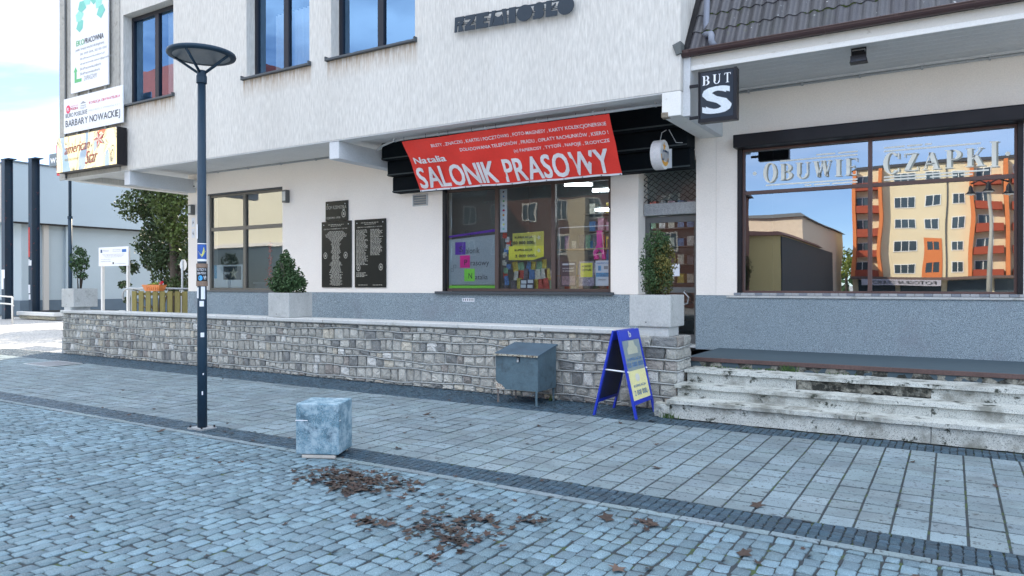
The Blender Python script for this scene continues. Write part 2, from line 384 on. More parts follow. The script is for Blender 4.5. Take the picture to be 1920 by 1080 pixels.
def jsheet(name, x0, x1, y0, y1, z): return struct(name, MB().box(x0, x1, y0, y1, z - .02, z), joint)
# granite setts of the square
plaza = jsheet('cobbled_square', -17, 3.2, -3.2, 4.78, -.0085)
items = []; g = random.Random(11); x = -17.0
while x < 3.2:
    w = g.uniform(.088, .106); y = 4.777; ph = g.uniform(0, 6); first = True
    while y > (1.0 if x < -9 else -3.1) :
        l = g.uniform(.06, .145) if first else g.uniform(.105, .145); first = False
        xx = x + w / 2 + .012 * math.sin(y * 1.7 + x * .35) + .006 * math.sin(y * 5 + ph)
        items.append((xx, y - l / 2, g.uniform(-.004, .003) + .004 * math.sin(x * 1.3) * math.sin(y * 1.9), g.uniform(-.09, .09), (w - .007) / .1, (l - .008) / .13))
        y -= l
    x += w
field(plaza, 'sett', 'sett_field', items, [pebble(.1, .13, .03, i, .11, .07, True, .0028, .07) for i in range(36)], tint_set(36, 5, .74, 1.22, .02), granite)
# pale edging row
edge = jsheet('edging_row', -22, 3.2, 4.782, 4.868, -.012)
items = [(-22 + .3 * k + .15, 4.825, .001, 0, 1, 1) for k in range(84)]
field(edge, 'edging_stone', 'edging_field', items, [pebble(.293, .078, .03, 90 + i, .05, .01, False, .003, .03) for i in range(8)], tint_set(8, 9, .95, 1.08), slabmat)
# dark basalt band in front
def band(name, x0, x1, y0, y1f, parts_n, seed, s=.066):
    b = jsheet(name, x0, x1, y0, max(y1f(x0), y1f(x1)), -.012); g = random.Random(seed); items = []
    x = x0
    while x < x1:
        y = y0 + .004; w = g.uniform(.9, 1.1) * s
        while y < y1f(x) - s * .6:
            l = g.uniform(.88, 1.12) * s; items.append((x + w / 2 + g.uniform(-.003, .003), y + l / 2, g.uniform(-.003, .002), g.uniform(-.12, .12), (w - .007) / .06, (l - .007) / .06)); y += l
        x += w
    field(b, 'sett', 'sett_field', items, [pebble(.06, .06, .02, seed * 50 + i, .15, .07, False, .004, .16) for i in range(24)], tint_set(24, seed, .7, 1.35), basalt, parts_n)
band('dark_sett_band', -21, 3.2, 4.872, lambda x: 5.2, 300, 21)
band('dark_sett_margin', -20.2, 3.2, 7.975, lambda x: 8.34 if x > -2.9 else 8.9, 300, 22)
# concrete slabs
slabs = jsheet('slab_pavement', -27, 3.2, 5.204, 7.97, -.0052)
items = []; g = random.Random(31); n = 13; sy = (7.97 - 5.204) / n
k = 0; x = -27.0
while x < 3.1:
    for j in range(n):
        cx, cy = x + .1075, 5.204 + sy * (j + .5)
        if -16.05 < cx < -15.05 and 7.25 < cy < 7.95: continue
        items.append((cx, cy, g.uniform(-.002, .002), g.uniform(-.006, .006), 1, 1))
    x += .215
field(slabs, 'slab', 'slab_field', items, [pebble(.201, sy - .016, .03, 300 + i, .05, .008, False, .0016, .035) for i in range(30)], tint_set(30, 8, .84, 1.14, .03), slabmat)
mh = thing('manhole_cover', 'flat grey metal cover in the slabs near the far end of the wall', 'manhole cover', (-15.55, 7.6, 0))
part('frame', MB().box(-16.03, -15.07, 7.26, 7.29, -.02, .006).box(-16.03, -15.07, 7.91, 7.94, -.02, .006).box(-16.03, -16.0, 7.29, 7.91, -.02, .006).box(-15.1, -15.07, 7.29, 7.91, -.02, .006), galv, mh)
part('lid', MB().box(-15.998, -15.102, 7.292, 7.908, -.02, .002), M('cast_iron', (.13, .14, .155), .6, .2, 8, .2, 60, .4, 60), mh)

# ------------------------------------------------------------------ stone retaining wall
WY = 8.85
rw = thing('stone_retaining_wall', 'long low wall of rough grey stones with a concrete cap below the terrace', 'stone wall', (-10.5, WY, 0))
part('core', MB().box(-17.68, -3.56, WY + .03, WY + .38, 0, .94), mortar, rw)
def rock(w, h, d, seed):
    g = random.Random(seed); mb = MB(); nx, nz = 4, 4; V = []
    for layer, (ins, dep) in enumerate(((0, d), (0, .012), (.10, 0))):
        for k in range(12):
            a = 2 * PI * (k + .5) / 12; cx, cz = math.cos(a), math.sin(a); m_ = max(abs(cx), abs(cz)) ** .82
            px, pz = cx / m_ * w / 2, cz / m_ * h / 2
            if layer < 2: gx = random.Random(seed * 99 + k); px *= 1 + gx.uniform(-.09, .03); pz *= 1 + gx.uniform(-.09, .03)
            else: px *= .78 + g.uniform(-.05, .05); pz *= .78 + g.uniform(-.05, .05)
            V.append((px, dep + (g.uniform(-.010, .006) if layer == 2 else 0), pz))
    V.append((g.uniform(-.2, .2) * w, -.008 + g.uniform(-.008, .004), g.uniform(-.2, .2) * h))
    F = []
    for L in range(2):
        for k in range(12): a, b = L * 12 + k, L * 12 + (k + 1) % 12; F.append((a, b, b + 12, a + 12))
    F += [(24 + k, 24 + (k + 1) % 12, 36) for k in range(12)]
    return mb.add(V, F)
g = random.Random(77)
tl = []
for i in range(40):
    b = g.uniform(.78, 1.15); t = (b, b * 1.0, b * .985); r_ = g.random()
    if r_ < .06: t = (b * 1.08, b * 1.02, b * .92)
    elif r_ < .09: t = (b * .74, b * .69, b * .68)
    elif r_ < .16: t = (.5, .52, .55)
    elif r_ < .28: t = (1.3, 1.32, 1.36)
    tl.append(t)
courses = [.0, .075, .245, .40, .545, .70, .845, .94]
def cz_(i, x):
    if i in (0, len(courses) - 1): return courses[i]
    return courses[i] + .02 * math.sin(x * 1.15 + i * 1.9) + .012 * math.sin(x * 3.1 + i * 2.7) + .008 * math.sin(x * 7 + i)
rocks = [(rock(.15, .14, .06, 500 + i)) for i in range(40)]
rm = []
for v, t in zip(rocks, tl):
    v.c = [(*t, 1)] * len(v.v); m = v.mesh('stone'); m.materials.append(stonem); rm.append(m)
st = []
for i in range(len(courses) - 1):
    x = -17.68
    while x < -3.6:
        w = g.uniform(.10, .20) if x < -9 else g.uniform(.12, .25)
        if x + w > -3.56: w = -3.56 - x
        if w > .05:
            xm = x + w / 2; z0, z1 = cz_(i, xm), cz_(i + 1, xm)
            st.append((xm, WY, (z0 + z1) / 2, (w - .018) / .15, (z1 - z0 - .018) / .14))
        x += w
st.sort(key=lambda t: -fwdpx(t[0], t[1], t[2]) * t[3] ** .3)
loc = OFF[rw.name]
for s_ in st[:300]:
    o = bpy.data.objects.new('stone', g.choice(rm)); col.objects.link(o); o.parent = rw
    o.location = Vector(s_[:3]) - loc + Vector((0, g.uniform(-.006, .01), 0)); o.scale = (s_[3] * g.choice((-1, 1)), 1, s_[4])
mb = MB(); mb.c = []
for s_ in st[300:]:
    k = g.randrange(40); v = rocks[k]; mb.add([(a * s_[3] + s_[0], b + s_[1], c * s_[4] + s_[2]) for a, b, c in v.v], v.f); mb.c += [(*tl[k], 1)] * len(v.v)
part('stone_field', mb, stonem, rw, kind='stuff')
for i in range(1, len(courses) - 1):
    pts = [(-17.68 + .09 * k, WY - .004, cz_(i, -17.68 + .09 * k)) for k in range(int(14.1 / .09))]
    part('mortar_line', MB().tube(pts, .011, 5), mortar, rw, smooth=True)
x = -17.7; capn = 0
while x < -3.6:
    x1 = min(x + 1.42, -3.58)
    part('cap_slab', MB().bev(x + .003, x1 - .003, WY - .045, WY + .42, .945, 1.012, .012), capm, rw); x = x1
part('drip_pipe', MB().tube([(-17.74, WY + .05, 0), (-17.74, WY + .05, .35)], .03), galv, rw)

# pier at the stairs
pr = thing('stone_pier', 'squat stone pier at the right end of the low wall, beside the steps', 'stone pier', (-3.25, 9.1, 0))
part('core', MB().box(-3.53, -3.0, WY + .02, WY + .52, 0, .93), mortar, pr)
pz = [0, .17, .34, .50, .64, .80, .95]
g = random.Random(5)
for i in range(6):
    rowx = [-3.56, -3.56 + g.uniform(.15, .24), -3.56 + g.uniform(.36, .45), -2.96] if i not in (5,) else [-3.56, -3.3, -2.96]
    for a, b in zip(rowx, rowx[1:]):
        k = g.randrange(40); v = rock(b - a - .014, pz[i + 1] - pz[i] - .014, .1, 900 + i * 9 + int(a * 100) % 7)
        t = tl[k] if not (i == 4 and a > -3.45 and b < -3.0) else (.33, .34, .36)
        v.c = [(*t, 1)] * len(v.v); v.v = [(q[0] + (a + b) / 2, q[1] + WY - .03, q[2] + (pz[i] + pz[i + 1]) / 2) for q in v.v]
        part('stone', v, stonem, pr)
    for a, b in ((WY - .0, WY + .25), (WY + .25, WY + .54)):
        v = rock(b - a - .014, pz[i + 1] - pz[i] - .014, .1, 960 + i * 3 + int(a * 10) % 3); t = tl[g.randrange(40)]
        v.c = [(*t, 1)] * len(v.v); v.v = [(-2.95 - q[1], q[0] + (a + b) / 2, q[2] + (pz[i] + pz[i + 1]) / 2) for q in v.v]
        part('stone', v, stonem, pr)
for i in range(1, 6):
    part('mortar_line', MB().tube([(-3.57, WY - .035, pz[i]), (-3.3, WY - .04, pz[i] + .008), (-2.97, WY - .035, pz[i]), (-2.945, WY + .0, pz[i]), (-2.945, WY + .5, pz[i] + .01)], .011, 5), mortar, pr, smooth=True)
part('stub', MB().bev(-3.5, -3.09, WY + .03, WY + .44, .93, 1.055, .008), capm, pr)

# terrace floor and platform
struct('terrace_floor', MB().box(-17.6, -3.53, WY + .4, 11.078, .3, .62), M('terrace_concrete', (.50, .49, .47), .9))

# ------------------------------------------------------------------ steps and platform
stp = thing('front_steps', 'three worn speckled terrazzo steps with broken edges leading up to the shoe shop platform', 'steps', (-1, 8.9, 0))
crumb = M('crumbled_mortar', (.24, .235, .20), .95, .3, 12, .3, 60, 1, 40, .02, grime=(8, .42, .56, (.03, .032, .028)))
def tread(x0, x1, y0, y1, z1, seed): part('tread', MB().bev(x0, x1, y0, y1, z1 - .042, z1, sub=.09, amp=.007, seed=seed), terrazzo, stp, smooth=False)
rows = [(8.34, .218, 0., -2.93, 8.74), (8.70, .362, .218, -2.95, 9.06), (9.02, .52, .362, -2.93, 9.46)]
for i, (y, zt, zb, xl, yb) in enumerate(rows):
    cuts = [xl, -.87, 1.35, 3.2]
    for a, b in zip(cuts, cuts[1:]): tread(a + .003, b - .003, y, yb, zt, i * 5 + int(a))
    rc_ = [xl + .03, -.18, 3.2] if i != 2 else [xl + .03, -1.58, -.2, 3.2]
    for j, (a, b) in enumerate(zip(rc_, rc_[1:])):
        if i == 2 and j == 1:
            part('broken_riser', MB().bev(a + .002, b - .002, y + .045, y + .3, zb, zt - .044, sub=.05, amp=.045, seed=3), crumb, stp)
        else: part('riser', MB().bev(a + .002, b - .002, y + .040, y + .3, zb - .004 if i else 0, zt - .050, sub=.09, amp=.006, seed=j + i * 3), terrazzo, stp)
for k, (x, y, z, r_) in enumerate(((-2.98, 8.40, .12, .09), (-2.95, 8.42, .05, .08), (-3.03, 8.46, .05, .07))):
    part('loose_stone', MB().bev(x - r_, x + r_, y - .07, y + .08, z - .05, z + .05, sub=.04, amp=.03, seed=k), stonem if 0 else terrazzo, stp)
part('crumbled_riser', MB().bev(-2.96, 3.2, 9.47, 9.6, .50, .583, sub=.05, amp=.018, seed=8), crumb, stp)
part('steel_edge', MB().bev(-3.02, 3.2, 9.450, 9.47, .583, .637, .004), M('rusty_steel', (.085, .05, .045), .6, .25, 4, .2, 40, .3, 60), stp)
part('platform', MB().box(-3.04, 3.2, 9.472, 11.076, .45, .634), M('platform_coating', (.055, .085, .105), .8, .12, 1.5, .08, 30, .2, 50, stretch=(.25, 1, 1)), stp)
# moss and weeds on the steps
g = random.Random(4); mb = MB()
for (cx, cy, cz0, n_, r_) in ((-1.73, 9.44, .52, 60, .10), (-2.2, 9.44, .52, 50, .22), (-2.6, 9.44, .52, 25, .2), (-1.95, 9.44, .52, 30, .15), (-4.72, 8.78, 0, 14, .04), (-2.9, 8.36, .0, 40, .1), (-1.2, 9.44, .52, 20, .3)):
    for _ in range(n_):
        x, y = cx + g.gauss(0, r_ * .5), cy + g.uniform(-.03, .02); h = g.uniform(.015, .06) * (1.6 if r_ < .12 else .6); a = g.uniform(0, 6)
        dx, dy = math.cos(a) * .008, math.sin(a) * .008; lx, ly = g.uniform(-.02, .02), g.uniform(-.02, .01)
        mb.add([(x - dx, y - dy, cz0), (x + dx, y + dy, cz0), (x + lx + dx * .6, y + ly, cz0 + h * .7), (x + lx * 1.6, y + ly * 1.6, cz0 + h)], [(0, 1, 2, 3)])
solo('grass_tufts', mb, M('weed_green', (.055, .11, .03), .8, .3, 30), 'small green weeds sprouting in the crack above the top step', 'weeds')['kind'] = 'stuff'

# ------------------------------------------------------------------ corner building
B = thing('corner_building', 'grey roughcast corner building with its upper storey overhanging a newsagent kiosk', 'building', (-11, 11.08, 0))
W = 11.08; YU = 9.38
def wall_open(mb, x0, x1, z0, z1, y0, y1, ops):
    xs = sorted({x0, x1, *[v for o in ops for v in o[:2]]})
    for a, b in zip(xs, xs[1:]):
        cuts = sorted([(o[2], o[3]) for o in ops if o[0] <= a + 1e-6 and o[1] >= b - 1e-6]); z = z0
        for c0, c1 in cuts:
            if c0 > z: mb.box(a, b, y0, y1, z, c0)
            z = c1
        if z < z1: mb.box(a, b, y0, y1, z, z1)
    return mb
HT = 10.6
upw = [(-16.08, -14.21), (-11.85, -10.10), (-9.55, -7.62)]
# stains below the sills live in the render itself
def stain_mat():
    m = render_up; t = NT(m); b = t.n['Principled BSDF']; src = b.inputs['Base Color'].links[0].from_socket
    gp = t.new('ShaderNodeNewGeometry'); sx = t.new('ShaderNodeSeparateXYZ'); t.l.new(gp.outputs['Position'], sx.inputs[0]); X, Z = sx.outputs[0], sx.outputs[2]
    tot = None
    for a, b_ in upw:
        mx_ = t.math('MULTIPLY', t.math('GREATER_THAN', X, a - .1), t.math('LESS_THAN', X, b_ + .05)); tot = mx_ if tot is None else t.math('ADD', tot, mx_)
    zf = t.ramp(Z, (0, 0.), (1, 1.))
    d = t.math('SUBTRACT', 5.66, Z)                        # metres below the sill
    fall = t.math('MAXIMUM', t.math('SUBTRACT', 1.0, t.math('MULTIPLY', d, 2.4)), 0.0)
    drip = t.noise(t.pos((9, 9, .8)), 3.0, 5, .7)
    f = t.math('MULTIPLY', t.math('MULTIPLY', tot, fall), t.math('GREATER_THAN', d, 0.0))
    f = t.math('MULTIPLY', f, t.ramp(drip, (.36, 0.), (.6, 1.)))
    t.l.new(t.mix(t.math('MULTIPLY', f, .95), src, (.30, .20, .11)), b.inputs['Base Color'])
stain_mat()
ops = [(a, b, 5.67, 7.72) for a, b in upw] + [(-5.4, -3.5, 8.3, 9.4)]
part('upper_wall', wall_open(MB(), -18.7, -3.1, 4.2, HT, YU, YU + .28, ops[:3]), render_up, B)
part('side_wall', MB().box(-18.7, -18.42, YU + .281, 20, 4.2, HT), render_up, B); part('side_wall', MB().box(-3.38, -3.102, YU + .281, 20, 4.33, HT), render_up, B)
part('corner_fin', MB().box(-18.78, -18.5, YU - .035, YU - .002, 4.17, HT), concrete, B)
part('rain_pipe', MB().tube([(-18.46, YU - .05, 4.2), (-18.46, YU - .05, HT)], .022), greyf, B)
part('panel_wall', MB().box(-18.49, -16.2, YU - .022, YU - .002, 4.2, HT), concrete, B)
part('rear_wall', MB().box(-18.7, -3.1, 19.8, 20.1, 0, HT), render_up, B)
part('flat_roof', MB().box(-18.9, -2.95, YU - .2, 20.3, HT, HT + .25), concrete, B)
part('lintel_band', MB().box(-18.69, -3.11, YU + .01, YU + .27, 4.18, 4.199), soffitm, B)
part('soffit', MB().box(-18.42, -3.11, YU + .281, 19.8, 4.32, 4.5), soffitm, B)
part('soffit_edge', MB().box(-18.7, -18.43, YU + .281, 20, 4.17, 4.198), whitep, B)
for n_, (a, b) in enumerate(((-16.09, -15.88), (-9.62, -9.385), (-3.36, -3.095))):
    part('beam', MB().bev(a, b, YU + (.02 if n_ < 2 else .0), W - .002, 3.863, 4.178 if n_ < 2 else 4.19, .008, sub=0, amp=0), M('beam_paint', (.56, .58, .60), .8, .08, 2, .06, 40, .3, 50) if n_ < 2 else whitep, B)
part('beam_step', MB().box(-3.095, -3.0, YU + .1, W - .002, 3.866, 4.68), M('beam_paint', (.56, .58, .60)), B)
part('broken_corner', MB().bev(-3.366, -3.27, YU - .006, YU + .1, 3.857, 3.925, sub=.02, amp=.012, seed=2), M('exposed_brick', (.2, .17, .13), .95, .3, 30, .3, 90, .8, 60), B)
# ground floor wall
gl_op = [(-15.45, -12.79, 1.46, 3.80), (-8.33, -4.85, 1.46, 3.42), (-4.36, -3.41, .62, 3.6)]
part('ground_floor_wall', wall_open(MB(), -16.2, -3.1, 1.44, 4.318, W, W + .3, [(a, b, max(c, 1.44), d) for a, b, c, d in gl_op]), render_lo, B)
part('plinth', MB().box(-16.2, -4.362, W - .018, W + .3, .3, 1.438), plinthm, B)
part('wall_end', MB().box(-16.2, -15.9, W + .301, 19.8, .0, 4.318), render_lo, B)
part('pilaster', MB().box(-4.83, -4.362, W - .012, W + .42, 1.442, 3.42), render_lo, B)
# rooms
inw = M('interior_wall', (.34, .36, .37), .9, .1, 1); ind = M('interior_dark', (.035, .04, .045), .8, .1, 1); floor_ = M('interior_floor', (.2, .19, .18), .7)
def room(x0, x1, y0, y1, z0, z1, m, nm='room_lining'):
    t = .05
    part(nm, MB().box(x0, x1, y1, y1 + t, z0, z1).box(x0 - t, x0, y0, y1, z0, z1).box(x1, x1 + t, y0, y1, z0, z1).box(x0, x1, y0, y1, z0 - t, z0).box(x0, x1, y0, y1, z1, z1 + t), m, B)
room(-8.8, -3.45, W + .302, 15.2, .60, 4.2, M('kiosk_wall', (.30, .33, .34), .8, .1, 1))
room(-15.8, -12.3, W + .302, 13.8, .60, 4.2, M('parlour_wall', (.5, .5, .46), .8, .1, 1))
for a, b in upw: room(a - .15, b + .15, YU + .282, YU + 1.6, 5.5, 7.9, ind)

def window(parent, x0, x1, z0, z1, y, fm, gm, vx=(), hz=(), fw=.06, mw=.05, sill=None, side=(True, True), sillz=None, extra=None):
    """frame + panes + sill; vx = mullion centres, hz = transom centres"""
    f = MB()
    f.box(x0, x0 + fw, y, y + .07, z0, z1).box(x1 - fw, x1, y, y + .07, z0, z1).box(x0 + fw, x1 - fw, y, y + .07, z1 - fw, z1).box(x0 + fw, x1 - fw, y, y + .07, z0, z0 + fw)
    fo = part('window', f, fm, parent)
    xs = [x0 + fw] + list(vx) + [x1 - fw]; zs = [z0 + fw] + list(hz) + [z1 - fw]
    for v in vx: part('mullion', MB().box(v - mw / 2, v + mw / 2, y - .008, y + .068, z0 + fw, z1 - fw), fm, fo)
    for i in range(len(xs) - 1):
        a = xs[i] + (mw / 2 if i else 0); b = xs[i + 1] - (mw / 2 if i < len(xs) - 2 else 0)
        for h in hz: part('transom', MB().box(a, b, y - .004, y + .066, h - mw / 2, h + mw / 2), fm, fo)
        for j in range(len(zs) - 1):
            c = zs[j] + (mw / 2 if j else 0); d = zs[j + 1] - (mw / 2 if j < len(zs) - 2 else 0)
            part('pane', MB().quadxz(a, b, c, d, y + .035), gm, fo)
    if sill: part('sill', sill, fm if sillz is None else sillz, fo)
    return fo
silld = M('dark_sill', (.05, .06, .07), .5, .1, 4)
for a, b in upw:
    w_ = b - a; mid = a + w_ * .52
    window(B, a, b, 5.69, 7.71, YU + .2, anth, g_up, [mid], (), .085, .13, MB().bev(a - .09, b + .04, YU - .07, YU + .2, 5.625, 5.665, .004).box(a - .095, a - .07, YU - .072, YU - .0, 5.62, 5.70).box(b + .02, b + .045, YU - .072, YU - .0, 5.62, 5.70), sillz=silld)
window(B, -15.44, -12.80, 1.47, 3.76, W + .06, olive, g_plain, [-14.15], [2.94], .05, .085, MB().bev(-15.5, -12.75, W - .05, W + .06, 1.435, 1.47, .005), sillz=greyf)
part('window_lintel', MB().box(-15.45, -12.79, W + .02, W + .1, 3.765, 3.80), silld, B)
window(B, -8.32, -4.86, 1.48, 3.41, W + .05, brownf, g_kiosk, [-7.13, -5.955], (), .05, .075, MB().bev(-8.46, -4.78, W - .09, W + .05, 1.425, 1.475, .006), sillz=silld)
part('roller_slot', MB().box(-8.33, -8.26, W - .005, W + .045, 1.48, 3.41), blackm, B)
# door
part('threshold', MB().box(-4.36, -3.41, W - .02, W + .5, .62, .655), capm, B)
d = part('door', MB().box(-4.36, -4.28, W + .3, W + .36, .66, 2.72).box(-3.53, -3.45, W + .3, W + .36, .66, 2.72).box(-4.28, -3.53, W + .3, W + .36, 2.62, 2.72).box(-4.28, -3.53, W + .3, W + .36, .66, .80).box(-4.28, -3.53, W + .3, W + .36, 1.47, 1.56), greyf, B)
part('pane', MB().quadxz(-4.28, -3.53, 1.56, 2.62, W + .33), g_kiosk, d); part('pane', MB().quadxz(-4.28, -3.53, .80, 1.47, W + .33), g_kiosk, d)
part('handle', MB().tube([(-3.68, W + .29, 1.5), (-3.68, W + .24, 1.48), (-3.60, W + .23, 1.40), (-3.62, W + .24, 1.30), (-3.7, W + .29, 1.28)], .012), galv, d)
part('shutter_box', MB().bev(-4.35, -3.42, W + .2, W + .42, 2.735, 2.93, .006), M('galvanised_spangle', (.3, .32, .33), .5, .1, 8, .3, 70, .1, 60, metal=.3), B)
part('transom_pane', MB().quadxz(-4.36, -3.41, 2.93, 3.6, W + .4), g_kiosk, B)
gr = MB(); g0, g1, gz0, gz1 = -4.35, -3.42, 2.95, 3.42; nn = 7; dx = (g1 - g0) / nn; nz_ = 5; dz = (gz1 - gz0) / nz_
for i in range(nn):
    for j in range(nz_):
        a, b, c, e = g0 + i * dx, g0 + (i + 1) * dx, gz0 + j * dz, gz0 + (j + 1) * dz
        for (p, q) in (((a, c), (b, e)), ((a, e), (b, c))):
            gr.tube([(p[0], W + .22, p[1]), ((p[0] * 2 + q[0]) / 3, W + .215, (p[1] * 2 + q[1]) / 3 + .01), ((p[0] + 2 * q[0]) / 3, W + .225, (p[1] + 2 * q[1]) / 3 - .01), (q[0], W + .22, q[1])], .007, 4)
part('scissor_grille', gr, blackm, B)
# stepped awning box
aw = thing('awning_housing', 'black stepped awning box fixed above the kiosk window under the overhang', 'awning', (-6.4, 10.8, 3.4))
for z0, z1, y0 in ((3.40, 3.703, 10.842), (3.705, 3.99, 10.689), (3.992, 4.318, 10.525)):
    part('awning_box', MB().bev(-9.375, -3.425, y0, W - .004, z0, z1, .012), darkm, aw)
    part('trim_lip', MB().box(-9.37, -3.43, y0 - .012, y0, z0 + .012, z0 + .035), M('awning_lip', (.035, .05, .055), .6), aw)
# pipes under the soffit
pipew = M('pipe_grey', (.36, .38, .39), .6)
def conduit(pts, r, label, clips):
    c = thing('cable_conduit', label, 'conduit', pts[0]); part('pipe', MB().tube(pts, r, 8), pipew, c, smooth=True)
    for q in clips: part('clip', MB().box(q[0] - .012, q[0] + .012, q[1] - r * 1.5, q[1] + r * 1.5, q[2] - r * 1.5, q[2] + r * 1.5), pipew, c)
conduit([(-15.75, 11.0, 4.1), (-15.55, 11.04, 4.27), (-15.4, 11.04, 4.30), (-9.65, 11.04, 4.30)], .017, 'thin grey conduit along the top of the wall left of the black awning', [(-15.0 + 1.1 * k, 11.04, 4.3) for k in range(5)])
conduit([(-8.95, 9.93, 4.05), (-8.75, 9.85, 4.1), (-8.4, 9.72, 4.12), (-8.1, 9.67, 4.12), (-3.37, 9.62, 4.10)], .02, 'grey pipe from which the red banner hangs under the overhang', [(-8.3 + .95 * k, 9.66, 4.12) for k in range(6)])
conduit([(-2.95, 11.03, 4.49), (3.2, 11.03, 4.49)], .016, 'thin grey conduit under the eaves of the shoe shop', [(-2.6 + .75 * k, 11.03, 4.49) for k in range(8)])

# ------------------------------------------------------------------ shop wing on the right
S = thing('shop_wing', 'low white shop wing with dark tiled mansard roof, brown gutter and wide window', 'building', (0, 11.08, 0))
part('shop_wall', wall_open(MB(), -3.098, 9, 1.44, 4.56, W, W + .3, [(-2.78, .76, 1.44, 3.84)]), render_lo, S)
part('entrance_cheek', MB().box(-3.409, -3.1, W - .002, W + .5, 1.442, 4.19), render_lo, S)
part('shop_plinth', MB().box(-3.409, 9, W - .02, W + .3, .60, 1.438), plinthm, S)
part('plinth_ledge', MB().bev(-2.93, 9, W - .045, W + .2, 1.405, 1.438, .004), capm, S)
for k in range(42):
    x = -2.82 + k * .104
    part('sill_tile', MB().bev(x + .002, x + .102, W - .05, W + .06, 1.441, 1.478, .003), M('sill_stone', (.35, .36, .37), .4, .2, 5) if k % 3 else M('sill_stone_dark', (.2, .22, .25), .4), S)
part('roller_box', MB().bev(-2.80, .80, W - .19, W + .04, 3.64, 3.835, .02, 2), blackm, S)
part('shutter_rail', MB().box(-2.775, -2.715, W - .01, W + .12, 1.48, 3.64).box(.70, .76, W - .01, W + .12, 1.48, 3.64), blackm, S)
window(S, -2.714, .699, 1.48, 3.64, W + .06, oxide, g_shop, [-.98], [2.985], .03, .05)
window(S, 1.6, 4.2, 1.48, 3.64, W + .06, oxide, g_shop, [2.9], [2.985], .03, .05)
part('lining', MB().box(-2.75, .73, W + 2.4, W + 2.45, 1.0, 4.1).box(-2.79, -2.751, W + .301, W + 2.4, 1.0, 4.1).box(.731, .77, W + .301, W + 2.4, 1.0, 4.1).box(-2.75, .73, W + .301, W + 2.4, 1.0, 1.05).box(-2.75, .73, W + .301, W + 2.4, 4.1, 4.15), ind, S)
# eaves: soffit boards, fascia, gutter
yb = 9.56
for k in range(9):
    y0 = yb + .008 + k * .166; part('soffit_board', MB().bev(-3.09, 9, y0, y0 + .158, 4.545, 4.565, .004), boardm, S)
part('soffit_trim', MB().box(-3.09, 9, W - .07, W - .002, 4.51, 4.544), boardm, S)
part('fascia', MB().box(-3.06, 9, yb - .03, yb, 4.48, 4.66), M('fascia_cream', (.62, .60, .55), .6, .06, 2, .04, 60, .1, 60, grime=(9, .63, .75, (.4, .36, .3))), S)
part('fascia_strip', MB().bev(-3.06, 9, yb - .052, yb - .032, 4.47, 4.535, .004), whitep, S)
gt = MB(); prof = [(-.068 * math.cos(a), -.068 * math.sin(a)) for a in [PI * k / 8 for k in range(9)]]; prof += [(x * .9, z * .9) for x, z in prof[::-1]]
gy, gz_ = 9.455, 4.715
gt.prism([(gy + x, gz_ + z) for x, z in prof], -3.12, 9, 'x'); gt.tube([(-3.12, gy - .068, gz_), (9, gy - .068, gz_)], .01, 6); gt.prism([(gy + x, gz_ + z) for x, z in prof[:9]], -3.125, -3.118, 'x')
part('gutter', gt, gutterm, S)
for k in range(14): part('gutter_clip', MB().prism([(gy + x * 1.09, gz_ + z * 1.09) for x, z in prof[:9]] + [(gy + x, gz_ + z) for x, z in prof[:9][::-1]], -2.92 + k * .78, -2.88 + k * .78, 'x'), gutterm, S)
part('gutter_collar', MB().prism([(gy + x * 1.12, gz_ + z * 1.12) for x, z in prof[:9]] + [(gy + x, gz_ + z) for x, z in prof[:9][::-1]], -3.13, -2.99, 'x'), gutterm, S)
part('lead_flashing', MB().prism([(-3.2, 4.80), (-3.09, 4.84), (-3.08, 4.68), (-3.15, 4.66)], 9.34, 9.5), M('lead', (.09, .1, .1), .7), S)
pitch = R(57); cs, sn = math.cos(pitch), math.sin(pitch)
part('roof_deck', MB().add([(-3.1, 9.56, 4.66), (9, 9.56, 4.66), (9, 9.56 + 3.6 * cs, 4.66 + 3.6 * sn), (-3.1, 9.56 + 3.6 * cs, 4.66 + 3.6 * sn)], [(0, 1, 2, 3)]).box(-3.1, 9, 11.6, 19.8, 7.6, 7.75), M('roof_felt', (.03, .03, .03)), S)
part('shop_back', MB().box(-3.1, 9, 19.5, 19.8, 0, 7.6).box(8.8, 9, 11.6, 19.5, 0, 7.6), render_lo, S)
def tile_mesh(seed):
    g = random.Random(seed); w, L, n_ = .31, .40, 13; V = []; F = []
    for j, (d_, th) in enumerate(((0, 0), (0, .022), (L, .022))):
        for i in range(n_):
            u = i / (n_ - 1); x = u * w; h = .034 * (0.5 + .5 * math.cos(2 * PI * 2 * u + PI)) ** 1.15
            V.append((x, d_, h + (th if j else 0)))
    for j in range(2):
        for i in range(n_ - 1): a = j * n_ + i; F.append((a, a + 1, a + 1 + n_, a + n_))
    m = MB().add(V, F); b = g.uniform(.75, 1.3); m.c = [(b, b * g.uniform(.96, 1.02), b * g.uniform(.98, 1.06), 1)] * len(V); m.smooth = False
    me = m.mesh('roof_tile'); me.materials.append(tilem); return me
tms = [tile_mesh(i) for i in range(12)]; g = random.Random(9); S0 = OFF[S.name]
for r_ in range(7):
    for c_ in range(26):
        o = bpy.data.objects.new('roof_tile', g.choice(tms)); col.objects.link(o); o.parent = S
        s_ = r_ * .335; o.location = Vector((-3.06 + c_ * .30, 9.50 + s_ * cs, 4.72 + s_ * sn)) - S0; o.rotation_euler = (pitch - .035, 0, g.uniform(-.006, .006))
mb = MB(); g = random.Random(10)
